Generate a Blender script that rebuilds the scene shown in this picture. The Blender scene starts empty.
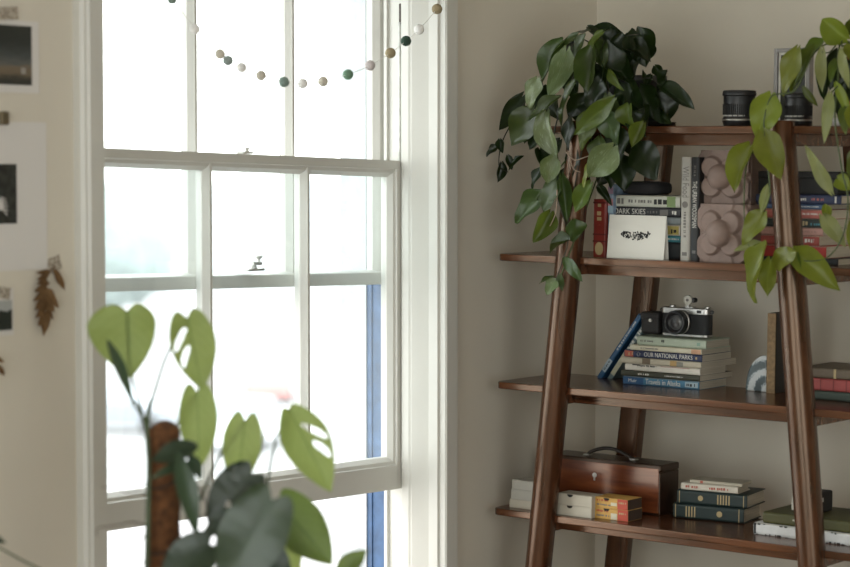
import bpy, bmesh, math, random
from mathutils import Vector, Matrix, noise
random.seed(7)
SC = bpy.context.scene
COL = SC.collection
PI = math.pi
V = Vector

# ------------------------------------------------------------------ camera
F = 2200.0
YAW = math.radians(37.6)
PITCH = math.atan((283.5 - 165.0) / F)
CAM = V((3.143, 0.0, 1.6))
FH = V((-math.sin(YAW), math.cos(YAW), 0))
RT = V((math.cos(YAW), math.sin(YAW), 0))
FW = (FH * math.cos(PITCH) + V((0, 0, -math.sin(PITCH)))).normalized()
UP = RT.cross(FW).normalized()

def ray(px, py):
    return FW + RT * ((px - 425.0) / F) + UP * ((283.5 - py) / F)
def hx(px, py, x):
    d = ray(px, py); return CAM + d * ((x - CAM.x) / d.x)
def hy(px, py, y):
    d = ray(px, py); return CAM + d * ((y - CAM.y) / d.y)
def hd(px, py, t):
    return CAM + ray(px, py) * t

cd = bpy.data.cameras.new('camera')
cam = bpy.data.objects.new('camera', cd); COL.objects.link(cam)
cd.sensor_width = 36; cd.lens = F * 36 / 850
cam.location = CAM
cam.rotation_euler = (PI / 2 - PITCH, 0, YAW)
cd.clip_start = 0.05; cd.clip_end = 600
cd.dof.use_dof = True; cd.dof.focus_distance = 5.2; cd.dof.aperture_fstop = 2.8
SC.camera = cam

# ------------------------------------------------------------------ materials
MATS = {}
def nodes(name):
    m = bpy.data.materials.new(name); m.use_nodes = True
    nt = m.node_tree
    return m, nt, nt.nodes['Principled BSDF'], nt.nodes['Material Output']
def N(nt, t, **kw):
    n = nt.nodes.new(t)
    for k, v in kw.items(): setattr(n, k, v)
    return n
def mat(name, c, rough=.6, metal=0, spec=.5, var=.0, scale=30, bump=0, bscale=200, coat=0):
    if name in MATS: return MATS[name]
    m, nt, b, o = nodes(name)
    b.inputs['Base Color'].default_value = (*c, 1)
    b.inputs['Roughness'].default_value = rough
    b.inputs['Metallic'].default_value = metal
    b.inputs['Specular IOR Level'].default_value = spec
    b.inputs['Coat Weight'].default_value = coat
    tc = N(nt, 'ShaderNodeTexCoord')
    if var:
        n = N(nt, 'ShaderNodeTexNoise'); n.inputs['Scale'].default_value = scale; n.inputs['Detail'].default_value = 4
        r = N(nt, 'ShaderNodeValToRGB')
        r.color_ramp.elements[0].position = .3; r.color_ramp.elements[1].position = .7
        r.color_ramp.elements[0].color = (*[max(0, x * (1 - var)) for x in c], 1)
        r.color_ramp.elements[1].color = (*[min(1, x * (1 + var)) for x in c], 1)
        nt.links.new(tc.outputs['Object'], n.inputs['Vector']); nt.links.new(n.outputs['Fac'], r.inputs['Fac'])
        nt.links.new(r.outputs['Color'], b.inputs['Base Color'])
    if bump:
        n = N(nt, 'ShaderNodeTexNoise'); n.inputs['Scale'].default_value = bscale; n.inputs['Detail'].default_value = 5
        bp = N(nt, 'ShaderNodeBump'); bp.inputs['Strength'].default_value = bump; bp.inputs['Distance'].default_value = .004
        nt.links.new(tc.outputs['Object'], n.inputs['Vector']); nt.links.new(n.outputs['Fac'], bp.inputs['Height'])
        nt.links.new(bp.outputs['Normal'], b.inputs['Normal'])
    MATS[name] = m
    return m
def wood(name, dark, mid, light, sc, rough=.35, coat=.2, spec=.5):
    m, nt, b, o = nodes(name)
    tc = N(nt, 'ShaderNodeTexCoord'); mp = N(nt, 'ShaderNodeMapping'); mp.inputs['Scale'].default_value = sc
    n = N(nt, 'ShaderNodeTexNoise'); n.inputs['Scale'].default_value = 6; n.inputs['Detail'].default_value = 6; n.inputs['Distortion'].default_value = .6
    r = N(nt, 'ShaderNodeValToRGB'); e = r.color_ramp.elements
    e[0].position = .3; e[0].color = (*dark, 1); e[1].position = .72; e[1].color = (*light, 1)
    x = r.color_ramp.elements.new(.5); x.color = (*mid, 1)
    nt.links.new(tc.outputs['Object'], mp.inputs['Vector']); nt.links.new(mp.outputs['Vector'], n.inputs['Vector'])
    nt.links.new(n.outputs['Fac'], r.inputs['Fac']); nt.links.new(r.outputs['Color'], b.inputs['Base Color'])
    bp = N(nt, 'ShaderNodeBump'); bp.inputs['Strength'].default_value = .08; bp.inputs['Distance'].default_value = .002
    nt.links.new(n.outputs['Fac'], bp.inputs['Height']); nt.links.new(bp.outputs['Normal'], b.inputs['Normal'])
    b.inputs['Roughness'].default_value = rough; b.inputs['Coat Weight'].default_value = coat; b.inputs['Coat Roughness'].default_value = .3
    b.inputs['Specular IOR Level'].default_value = spec; b.inputs['Specular Tint'].default_value = (1, .74, .55, 1)
    MATS[name] = m
    return m
def leafmat(name, c, vein, trans, tcol, rough=.35, pale=0, spec=.5):
    """leaf with midrib and side veins drawn from its UVs (u across -1..1 -> 0..1, v along)"""
    m, nt, b, o = nodes(name)
    uv = N(nt, 'ShaderNodeTexCoord'); sp = N(nt, 'ShaderNodeSeparateXYZ'); nt.links.new(uv.outputs['UV'], sp.inputs[0])
    def M(op, a, bb=None, c2=None):
        n = N(nt, 'ShaderNodeMath', operation=op)
        for i, q in enumerate((a, bb, c2)):
            if q is None: continue
            if isinstance(q, (int, float)): n.inputs[i].default_value = q
            else: nt.links.new(q, n.inputs[i])
        return n.outputs[0]
    a = M('ABSOLUTE', M('SUBTRACT', sp.outputs[0], .5))            # 0 at midrib, .5 at margin
    mid = M('LESS_THAN', a, .022)
    w = M('SUBTRACT', sp.outputs[1], M('MULTIPLY', a, .75))
    fr = M('FRACT', M('MULTIPLY', w, 7.0))
    sv = M('MULTIPLY', M('LESS_THAN', fr, .1), .45)
    vv = M('MAXIMUM', mid, sv)
    oi = N(nt, 'ShaderNodeObjectInfo')
    nz = N(nt, 'ShaderNodeTexNoise'); nz.inputs['Scale'].default_value = 40
    g = N(nt, 'ShaderNodeTexCoord'); nt.links.new(g.outputs['Object'], nz.inputs['Vector'])
    mx = N(nt, 'ShaderNodeMixRGB'); mx.inputs[1].default_value = (*c, 1); mx.inputs[2].default_value = (*vein, 1)
    nt.links.new(M('MULTIPLY', vv, .55), mx.inputs[0])
    hsv = N(nt, 'ShaderNodeHueSaturation')
    nt.links.new(M('ADD', M('MULTIPLY', oi.outputs['Random'], .03), .485), hsv.inputs['Hue'])
    nt.links.new(M('ADD', M('MULTIPLY', nz.outputs['Fac'], .5), M('ADD', M('MULTIPLY', oi.outputs['Random'], .5), .5)), hsv.inputs['Value'])
    nt.links.new(mx.outputs[0], hsv.inputs['Color'])
    col = hsv.outputs[0]
    if pale:
        st = N(nt, 'ShaderNodeTexNoise'); st.inputs['Scale'].default_value = 5; st.inputs['Detail'].default_value = 5
        mp = N(nt, 'ShaderNodeMapping'); mp.inputs['Scale'].default_value = (6, 1, 1)
        nt.links.new(uv.outputs['UV'], mp.inputs[0]); nt.links.new(mp.outputs[0], st.inputs['Vector'])
        m2 = N(nt, 'ShaderNodeMixRGB'); m2.inputs[2].default_value = (.42, .5, .32, 1)
        nt.links.new(M('MULTIPLY', M('GREATER_THAN', st.outputs['Fac'], .6), pale), m2.inputs[0]); nt.links.new(col, m2.inputs[1])
        col = m2.outputs[0]
    nt.links.new(col, b.inputs['Base Color'])
    b.inputs['Roughness'].default_value = rough; b.inputs['Specular IOR Level'].default_value = spec
    bp = N(nt, 'ShaderNodeBump'); bp.inputs['Strength'].default_value = .15; bp.inputs['Distance'].default_value = .002
    nt.links.new(vv, bp.inputs['Height']); nt.links.new(bp.outputs['Normal'], b.inputs['Normal'])
    t = N(nt, 'ShaderNodeBsdfTranslucent')
    tm = N(nt, 'ShaderNodeMixRGB', blend_type='MULTIPLY'); tm.inputs[0].default_value = .45
    tm.inputs[1].default_value = (*tcol, 1)
    inv = N(nt, 'ShaderNodeMixRGB'); inv.inputs[1].default_value = (1, 1, 1, 1); inv.inputs[2].default_value = (.35, .45, .25, 1)
    nt.links.new(vv, inv.inputs[0]); nt.links.new(inv.outputs[0], tm.inputs[2]); nt.links.new(tm.outputs[0], t.inputs['Color'])
    ms = N(nt, 'ShaderNodeMixShader'); ms.inputs[0].default_value = trans
    nt.links.new(b.outputs[0], ms.inputs[1]); nt.links.new(t.outputs[0], ms.inputs[2]); nt.links.new(ms.outputs[0], o.inputs['Surface'])
    MATS[name] = m
    return m

WALL = mat('wall_paint', (.615, .57, .485), .85, spec=.2, var=.02, scale=3, bump=.05, bscale=120)
CEIL = mat('ceiling_paint', (.8, .78, .74), .9)
FLOORM = wood('floor_boards', (.13, .07, .035), (.2, .115, .06), (.27, .16, .09), (1.2, 9, 1), .45)
WHITE = mat('white_gloss_paint', (.57, .56, .515), .38, spec=.5, var=.02, scale=8, bump=.03, bscale=60)
DIRTY = mat('weathered_white_paint', (.62, .63, .6), .6, var=.25, scale=45, bump=.2, bscale=90)
RENDERM = mat('rough_white_render', (.44, .46, .47), .95, var=.05, scale=40, bump=.9, bscale=60)
BLUE = mat('blue_exterior_paint', (.032, .078, .17), .5, var=.35, scale=22, bump=.15, bscale=80)
WOODX = wood('walnut_stain_lengthwise', (.036, .0125, .005), (.08, .028, .012), (.135, .05, .021), (.7, 9, 9), .24, .0, .85)
WOODZ = wood('walnut_stain_upright', (.020, .0068, .0027), (.046, .016, .0065), (.082, .029, .0118), (9, 9, .7), .26, .0, .75)
BLACK = mat('black_plastic', (.012, .012, .013), .4)
BLACKM = mat('black_matte', (.014, .013, .012), .8)
CHROME = mat('satin_chrome', (.47, .46, .44), .36, metal=1)
STEEL = mat('dull_steel', (.5, .48, .44), .4, metal=1)
PAPER = mat('page_edges', (.46, .41, .325), .9, var=.16, scale=9)
_n = PAPER.node_tree; _m = _n.nodes.new('ShaderNodeMapping'); _m.inputs['Scale'].default_value = (1, 1, 70)
_x = next(n for n in _n.nodes if n.type == 'TEX_NOISE'); _t = next(n for n in _n.nodes if n.type == 'TEX_COORD')
_n.links.new(_t.outputs['Object'], _m.inputs[0]); _n.links.new(_m.outputs[0], _x.inputs['Vector'])
PAPERW = mat('white_card', (.70, .68, .62), .8)
GREYINK = mat('grey_ink', (.16, .15, .14), .8)
BLACKINK = mat('black_ink', (.02, .02, .02), .8)
WHITEINK = mat('white_ink', (.62, .60, .55), .8)
GOLD = mat('gilt', (.40, .30, .15), .5)
TERRA = mat('terracotta', (.40, .13, .06), .85, var=.15, scale=25)
SOIL = mat('soil', (.03, .02, .014), .95, bump=.5)
PLASTER = mat('dusky_pink_clay', (.225, .158, .132), .62, var=.08, scale=60, bump=.05)

def glassmat():
    m, nt, b, o = nodes('window_glass')
    nt.nodes.remove(b)
    t = N(nt, 'ShaderNodeBsdfTransparent'); t.inputs[0].default_value = (.95, .975, .975, 1)
    g = N(nt, 'ShaderNodeBsdfGlossy'); g.inputs['Roughness'].default_value = .02
    ms = N(nt, 'ShaderNodeMixShader'); ms.inputs[0].default_value = .04; nt.links.new(t.outputs[0], ms.inputs[1]); nt.links.new(g.outputs[0], ms.inputs[2])
    d = N(nt, 'ShaderNodeBsdfTranslucent'); d.inputs[0].default_value = (.9, .95, .95, 1)
    m2 = N(nt, 'ShaderNodeMixShader'); m2.inputs[0].default_value = .03      # slight translucent mix added as a white haze over the view
    nt.links.new(ms.outputs[0], m2.inputs[1]); nt.links.new(d.outputs[0], m2.inputs[2]); nt.links.new(m2.outputs[0], o.inputs['Surface'])
    return m
GLASS = glassmat()

# ------------------------------------------------------------------ object helpers
def link(o, parent=None):
    COL.objects.link(o)
    if parent: o.parent = parent
    return o
def obj(name, bm, m, parent=None, smooth=False, bevel=0, mw=None):
    if isinstance(bm, bmesh.types.BMesh):
        bmesh.ops.recalc_face_normals(bm, faces=bm.faces)
        me = bpy.data.meshes.new(name); bm.to_mesh(me); bm.free()
    else: me = bm
    for x in (m if isinstance(m, (list, tuple)) else [m]): me.materials.append(x)
    o = bpy.data.objects.new(name, me); link(o, parent)
    if mw is not None: o.matrix_world = mw
    if smooth:
        for p in me.polygons: p.use_smooth = True
    if bevel:
        md = o.modifiers.new('bevel', 'BEVEL'); md.width = bevel; md.segments = 2; md.limit_method = 'ANGLE'; md.angle_limit = .6
    return o
def tag(o, label=None, cat=None, group=None, kind=None):
    if label: o['label'] = label
    if cat: o['category'] = cat
    if group: o['group'] = group
    if kind: o['kind'] = kind
    return o
def empty(name, mw):
    o = bpy.data.objects.new(name, None); o.empty_display_size = .05; COL.objects.link(o)
    o.matrix_world = mw if isinstance(mw, Matrix) else Matrix.Translation(mw)
    return o
def box(bm, x0, x1, y0, y1, z0, z1, mi=0):
    vs = [bm.verts.new(p) for p in ((x0, y0, z0), (x1, y0, z0), (x1, y1, z0), (x0, y1, z0), (x0, y0, z1), (x1, y0, z1), (x1, y1, z1), (x0, y1, z1))]
    for f in ((3, 2, 1, 0), (4, 5, 6, 7), (0, 1, 5, 4), (1, 2, 6, 5), (2, 3, 7, 6), (3, 0, 4, 7)):
        bm.faces.new([vs[i] for i in f]).material_index = mi
    return bm
def nb(*a):
    return box(bmesh.new(), *a)
def prism(bm, prof, p, axis, a0, a1, mi=0):
    """profile of 2D points; p(u, v, w) makes a 3D point; extruded along w from a0 to a1"""
    A = [bm.verts.new(p(u, v, a0)) for u, v in prof]; B = [bm.verts.new(p(u, v, a1)) for u, v in prof]
    n = len(prof)
    bm.faces.new(A[::-1]).material_index = mi; bm.faces.new(B).material_index = mi
    for i in range(n):
        bm.faces.new([A[i], A[(i + 1) % n], B[(i + 1) % n], B[i]]).material_index = mi
def lathe(bm, prof, seg=32, c=(0, 0, 0), axis='z', mi=0, closed=True):
    rings = []
    for r, h in prof:
        ring = []
        for i in range(seg):
            a = 2 * PI * i / seg
            q = (r * math.cos(a), r * math.sin(a), h)
            if axis == 'y': q = (q[0], h, q[1])
            if axis == 'x': q = (h, q[0], q[1])
            ring.append(bm.verts.new((q[0] + c[0], q[1] + c[1], q[2] + c[2])))
        rings.append(ring)
    for a, b in zip(rings, rings[1:]):
        for i in range(seg):
            bm.faces.new([a[i], a[(i + 1) % seg], b[(i + 1) % seg], b[i]]).material_index = mi
    if closed:
        bm.faces.new(rings[0][::-1]).material_index = mi; bm.faces.new(rings[-1]).material_index = mi
    return bm
def smoothpath(pts, n=8):
    pts = [V(p) for p in pts]
    if len(pts) < 3: return [pts[0].lerp(pts[-1], i / n) for i in range(n + 1)]
    out = []
    for i in range(len(pts) - 1):
        p0 = pts[max(i - 1, 0)]; p1 = pts[i]; p2 = pts[i + 1]; p3 = pts[min(i + 2, len(pts) - 1)]
        for k in range(n):
            t = k / n
            out.append(.5 * ((2 * p1) + (p2 - p0) * t + (2 * p0 - 5 * p1 + 4 * p2 - p3) * t * t + (3 * p1 - p0 - 3 * p2 + p3) * t ** 3))
    out.append(pts[-1]); return out
def tube(bm, pts, r0, r1=None, seg=8, n=6, mi=0):
    P = smoothpath(pts, n); r1 = r0 if r1 is None else r1
    rings = []; ref = V((0, 0, 1))
    for i, p in enumerate(P):
        t = (P[min(i + 1, len(P) - 1)] - P[max(i - 1, 0)]).normalized()
        if abs(t.dot(ref)) > .95: ref = V((1, 0, 0)) if abs(t.x) < .9 else V((0, 1, 0))
        a = t.cross(ref).normalized(); b = t.cross(a)
        r = r0 + (r1 - r0) * i / (len(P) - 1)
        rings.append([bm.verts.new(p + a * math.cos(2 * PI * k / seg) * r + b * math.sin(2 * PI * k / seg) * r) for k in range(seg)])
    for A, B in zip(rings, rings[1:]):
        for k in range(seg): bm.faces.new([A[k], A[(k + 1) % seg], B[(k + 1) % seg], B[k]]).material_index = mi
    bm.faces.new(rings[0]).material_index = mi; bm.faces.new(rings[-1]).material_index = mi
    return bm
def textmesh(body, size, extrude=.0003, align='LEFT', space=1.0):
    cu = bpy.data.curves.new('lettering', 'FONT'); cu.body = body; cu.size = size; cu.extrude = extrude
    cu.align_x = align; cu.align_y = 'CENTER'; cu.space_character = space; cu.resolution_u = 3
    o = bpy.data.objects.new('lettering', cu); COL.objects.link(o)
    dg = bpy.context.evaluated_depsgraph_get()
    me = bpy.data.meshes.new_from_object(o.evaluated_get(dg))
    bpy.data.objects.remove(o); bpy.data.curves.remove(cu)
    me.materials.clear()
    return me
RX90 = Matrix.Rotation(PI / 2, 4, 'X')
def text(name, body, size, m, parent, loc, w=None, rot=None, align='LEFT', bold=0):
    """text standing in the xz plane of its parent, facing -y; squeezed or stretched to width w"""
    me = textmesh(body, size, align=align)
    xs = [v.co.x for v in me.vertices]; wd = max(xs) - min(xs)
    sx = (w / wd) if w else 1
    me.transform(Matrix.Translation(V(loc)) @ (rot or Matrix()) @ RX90 @ Matrix.Diagonal((sx, 1, 1, 1)))
    return obj(name, me, m, parent)

# ------------------------------------------------------------------ the room
YB = hx(597, 15, 0).y                       # back wall
XR, YF, HC = 5.2, -2.0, 2.75
yL = hx(102, 150, .02).y; yR = hx(443, 200, .02).y      # edges of the lining at the room face
SK = -.0259                                 # the old sashes have dropped towards the right
sR = hx(403, 300, -.10).y                   # right edge of the sash
sL = yL - (sR - yR)
OZ0, OZ1 = .60, 2.16                        # sill and head of the opening
XO = -.30                                   # outside face of the wall
def shear(bm, y0=None):
    for v in bm.verts: v.co.z += SK * (v.co.y - yR)
    return bm
bm = bmesh.new()
def slab_with_hole(bm, x0, x1, ya, yb, za, zb, h):
    y0, y1, z0, z1 = h
    box(bm, x0, x1, ya, y0, za, zb); box(bm, x0, x1, y1, yb, za, zb); box(bm, x0, x1, y0, y1, za, z0); box(bm, x0, x1, y0, y1, z1, zb)
slab_with_hole(bm, -.22, 0, YF, YB + .2, 0, HC, (sL - .036, sR + .036, OZ0 - .04, OZ1 + .04))
tag(obj('wall_left', bm, WALL), 'greige painted wall with the sash window', kind='structure')
bm = bmesh.new(); slab_with_hole(bm, XO, -.2205, YF - .2, YB + .2, -.2, HC + .2, (sL + .0, sR + .008, OZ0 - .02, OZ1))
tag(obj('wall_exterior', bm, RENDERM), 'rough white rendered outside wall and reveal', kind='structure')
tag(obj('wall_back', nb(-.0, XR + .2, YB, YB + .15, 0, HC), WALL), 'greige painted wall behind the shelf', kind='structure')
W2 = (-1.9, 1.5, .35, 2.5)
bm = bmesh.new(); slab_with_hole(bm, XR, XR + .15, YF, YB, 0, HC, W2)
tag(obj('wall_right', bm, WALL), kind='structure')
W3 = (.7, 3.9, .35, 2.5)
bm = bmesh.new()
for q in ((0, W3[0], 0, HC), (W3[1], XR, 0, HC), (W3[0], W3[1], 0, W3[2]), (W3[0], W3[1], W3[3], HC)): box(bm, q[0], q[1], YF - .15, YF, q[2], q[3])
tag(obj('wall_front', bm, WALL), kind='structure')
tag(obj('floor', nb(-.22, XR + .15, YF - .15, YB + .15, -.1, 0), FLOORM), kind='structure')
tag(obj('ceiling', nb(-.22, XR + .15, YF - .15, YB + .15, HC, HC + .1), CEIL), kind='structure')
tag(obj('baseboard_left', nb(0, .018, YF, YB, 0, .16), WHITE, bevel=.004), kind='structure')
tag(obj('baseboard_back', nb(.018, XR, YB - .018, YB, 0, .16), WHITE, bevel=.004), kind='structure')
# unseen window added behind the camera to brighten the walls
w2 = tag(empty('fill_window_front', V((W3[0], YF, W3[2]))), kind='structure')
bm = bmesh.new(); wx, wz = W3[1] - W3[0], W3[3] - W3[2]
for k in range(4): a = k * (wx - .06) / 3; box(bm, a, a + .06, -.09, -.03, 0, wz)
for a in (0, wz - .06): box(bm, 0, wx, -.085, -.035, a, a + .06)
obj('sash_frame', bm, WHITE, w2, bevel=.004)
obj('glass_pane', nb(.02, wx - .02, -.062, -.058, .02, wz - .02), GLASS, w2)

# wide unseen window added in the right-hand wall as fill light
w3 = tag(empty('fill_window_right', V((XR, W2[0], W2[2]))), kind='structure')
bm = bmesh.new(); wy, wz = W2[1] - W2[0], W2[3] - W2[2]
for k in range(5): a = k * (wy - .06) / 4; box(bm, .03, .09, a, a + .06, 0, wz)
for a in (0, wz - .06): box(bm, .035, .085, 0, wy, a, a + .06)
obj('sash_frame', bm, WHITE, w3, bevel=.004)
obj('glass_pane', nb(.058, .062, .02, wy - .02, .02, wz - .02), GLASS, w3)

# ---- window 1
win = tag(empty('window_1', V((0, (yL + yR) / 2, OZ0))), 'white painted sash window with its lower sash pushed up', kind='structure')
WM = win.matrix_world.inverted()
def wobj(name, bm, m, parent=win, **k):
    bmesh.ops.transform(bm, matrix=WM, verts=bm.verts)
    return obj(name, bm, m, parent, **k)
AW = .056                                    # architrave width
def architrave(bm, y, s, z0, z1):
    """vertical moulding; s=+1 runs to the right of y"""
    prof = [(0, -.001), (0, .026), (.003, .030), (.040, .031), (.046, .026), (.050, .026), (AW, .018), (AW, 0)]
    prism(bm, [(y + s * u, x) for u, x in prof], lambda u, v, w: (v, u, w), 'z', z0, z1)
bm = bmesh.new()
architrave(bm, yR, 1, OZ0 - .03, OZ1 + AW); architrave(bm, yL, -1, OZ0 - .03, OZ1 + AW)
prism(bm, [(0, 0), (0, .02), (.012, .028), (.018, .016), (.036, .018), (.042, .03), (AW, .028), (AW, 0)], lambda u, v, w: (v, w, OZ1 + u), 'y', yL - AW, yR + AW)
wobj('architrave', bm, WHITE)
bm = bmesh.new()
for y, s in ((yR, 1), (yL, -1)):             # linings, staff beads, parting beads
    ya, yb = sorted((y, y + s * .045))
    box(bm, -.088, .002, ya, yb, OZ0, OZ1 + .03)
    ye = sR if s > 0 else sL
    prism(bm, [(y + s * .004, -.02), (y + s * .0005, -.02), (y - s * .0125, -.064), (y - s * .0125, -.067), (y + s * .004, -.067)], lambda u, v, w: (v, u, w), 'z', OZ0, OZ1)  # splayed wedge added to turn the reveal away from the window light
    prism(bm, [(y + s * .0035, .0), (y + s * .0035, .012), (y - s * .006, .008), (y - s * .006, -.018), (y + s * .002, -.024)], lambda u, v, w: (v, u, w), 'z', OZ0, OZ1)
    prism(bm, [(y - s * .012 + 0, -.074), (y - s * .009, -.068), (y + s * .01, -.066), (y + s * .03, -.066), (y + s * .03, -.098), (y - s * .009, -.098), (y - s * .012, -.094)], lambda u, v, w: (v, u, w), 'z', OZ0, OZ1)
    ya, yb = sorted((ye, ye + s * .034))
    box(bm, -.15, -.088, ya, yb, OZ0, OZ1 + .03)                 # pulley stile of the lower sash
    ya, yb = sorted((ye - s * .008, ye + s * .01))
    box(bm, -.152, -.143, ya, yb, OZ0, OZ1)                      # parting bead
box(bm, -.15, .002, yL, yR, OZ1, OZ1 + .03)
wobj('lining', bm, WHITE)
bm = bmesh.new()
for ye, s in ((sR + .0145, 1), (sL - .0145, -1)):
    ya, yb = sorted((ye, ye + s * .02)); box(bm, -.2205, -.1525, ya, yb, OZ0, OZ1 + .03)
    ya, yb = sorted((ye - s * .003, ye + s * .02)); box(bm, -.226, -.206, ya, yb, OZ0, OZ1)
tag(wobj('outer_frame', bm, BLUE), 'blue painted outer frame')
bm = bmesh.new(); box(bm, XO - .05, -.145, sL - .0, sR + .0, OZ0 - .05, OZ0); box(bm, -.145, .06, yL - .08, yR + .08, OZ0 - .03, OZ0)
wobj('sill', bm, WHITE, bevel=.006)
def sash(name, xf, zb, zt, rail_b, rail_t, muntins, mrail, mb=.016, st=.021, ym=.015, wd=0):
    sL, sR = globals()['sL'] - wd, globals()['sR'] + wd
    """xf: room face; the member's chamfer runs from the face edge to the glass"""
    x0, x1 = xf - .038, xf
    ch0, ch1 = xf - .004, xf - .02
    bm = bmesh.new()
    for y, s in ((sL + .001, 1), (sR - .001, -1)):               # stiles
        prism(bm, [(y, x0), (y, x1), (y + s * st, x1), (y + s * (st + .002), ch0), (y + s * (st + ym * .5), ch0 - .003), (y + s * (st + ym), ch1), (y + s * (st + ym), x0)], lambda u, v, w: (v, u, w), 'z', zb, zt)
    for z, s, r in ((zb, 1, rail_b), (zt, -1, rail_t)):          # rails
        prism(bm, [(z, x0), (z, x1), (z + s * r, x1), (z + s * (r + .002), ch0), (z + s * (r + mb * .5), ch0 - .003), (z + s * (r + mb), ch1), (z + s * (r + mb), x0)], lambda u, v, w: (v, w, u), 'y', sL + st, sR - st)
    for y in muntins:
        h = .0115
        prism(bm, [(y - h, ch1), (y - h * .45, ch0 - .004), (y - h * .3, ch0), (y + h * .3, ch0), (y + h * .45, ch0 - .004), (y + h, ch1), (y + h, x0), (y - h, x0)], lambda u, v, w: (v, u, w), 'z', zb + rail_b, zt - rail_t)
    s = wobj(name, shear(bm), mrail)
    ys = [sL + st + ym * .5] + list(muntins) + [sR - st - ym * .5]
    for a, b in zip(ys, ys[1:]):
        g = shear(nb(ch1 - .006, ch1 - .003, a + .003, b - .003, zb + rail_b + .006, zt - rail_t - .006))
        wobj('glass_pane', g, GLASS, s)
    return s
def unshear(p): return p.z - SK * (p.y - yR)
zt = unshear(hx(400, 160.8, -.10)); zb = unshear(hx(400, 488.5, -.10))
mun_l = [hx(209.5, 300, -.11).y, hx(307, 300, -.11).y]
mun_u = [hx(195, 60, -.16).y, hx(292.5, 60, -.16).y]
low = sash('lower_sash', -.10, zb, zt, .057, .020, mun_l, WHITE, .019)
ub = unshear(hx(340, 285.5, -.153))
upp = sash('upper_sash', -.153, ub, ub + .80, .028, .045, mun_u, WHITE, .006, .012, .026, .014)
# catch on the upper sash's rail: plate, post, thumb lever
p = hx(250, 276, -.15)
bm = bmesh.new(); q = p
box(bm, -.165, -.125, q.y - .032, q.y + .022, q.z + .012, q.z + .017)
lathe(bm, [(.009, q.z + .017), (.008, q.z + .022), (.0045, q.z + .026), (.0045, q.z + .033)], 14, (-.14, q.y, 0))
box(bm, -.146, -.134, q.y - .004, q.y + .024, q.z + .024, q.z + .031)
lathe(bm, [(.004, q.z + .03), (.004, q.z + .038), (.009, q.z + .041), (.009, q.z + .045), (.004, q.z + .047)], 14, (-.14, q.y + .018, 0))
tag(wobj('catch', bm, STEEL, upp, bevel=.001), 'worn metal sash catch')
p = hx(247, 153, -.115)
bm = bmesh.new(); box(bm, -.125, -.105, p.y - .022, p.y + .012, p.z - .002, p.z + .003); lathe(bm, [(.006, p.z + .003), (.004, p.z + .007), (.007, p.z + .01), (.004, p.z + .013)], 12, (-.115, p.y, 0))
wobj('keeper', bm, WHITE, low)
p0 = hx(401, 4, -.12); p1 = hx(401, 25, -.12)
bm = nb(-.112, -.1025, sR - .0015, sR + .004, p1.z, p0.z)
tag(wobj('sash_pulley', bm, mat('rusty_iron', (.07, .055, .045), .7, var=.4, scale=80), win, bevel=.004), 'rusty pulley slot in the frame')
bm = bmesh.new(); tube(bm, [(-.107, sR - .004, p1.z + .005), (-.107, sR - .004, 1.9), (-.108, sR - .003, zt)], .0028)
tag(wobj('sash_cord', bm, DIRTY, win, smooth=True), 'grubby sash cord')

# ------------------------------------------------------------------ outside, far below the window; haze put into paler colours
GZ = -7.1
ASPH = mat('pale_tarmac', (.32, .32, .32), .9, var=.1, scale=.3)
tag(obj('street', nb(-260, XO, -40, 320, GZ - .2, GZ), ASPH), 'pale street far below the window', kind='structure')
def car(px, py, Z, rz, color, label, s=1):
    p = hd(px, py, Z); p.z = GZ
    r = tag(empty('car', Matrix.Translation(p) @ Matrix.Rotation(rz, 4, 'Z')), label, 'car', 'cars parked in the street')
    bm = bmesh.new()
    prism(bm, [(-2.1, .3), (2.1, .3), (2.15, .7), (1.9, .88), (.95, .98), (-1.9, 1.0), (-2.12, .8)], lambda u, v, w: (u, w, v), 'y', -.85, .85)
    obj('body', bm, mat('car_paint_' + color[0], color[1], .3), r, bevel=.06)
    bm = bmesh.new()
    prism(bm, [(.95, .97), (.25, 1.45), (-1.2, 1.48), (-1.85, .99)], lambda u, v, w: (u, w, v), 'y', -.74, .74)
    obj('cabin', bm, mat('car_glass', (.36, .40, .43), .2), r, bevel=.05)
    obj('roof', nb(-1.15, .22, -.72, .72, 1.46, 1.52), MATS['car_paint_' + color[0]], r, bevel=.03)
    for a in (-1.3, 1.3):
        for b in (-.8, .8): obj('wheel', lathe(bmesh.new(), [(.2, -.1), (.33, -.1), (.33, .1), (.2, .1)], 16, (a, b, .33), 'y'), BLACKM, r)
car(122, 430, 72, .4, ('charcoal', (.24, .26, .29)), 'dark car in the street, blurred behind the left lower pane')  # paint lightened to stand for haze
car(268, 402, 82, 2.3, ('red', (.62, .24, .22)), 'red car in the street, blurred behind the middle pane')  # red paled to stand for haze
car(250, 446, 68, 1.9, ('white', (.8, .82, .84)), 'white car in the street, nearest below the red car')
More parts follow.
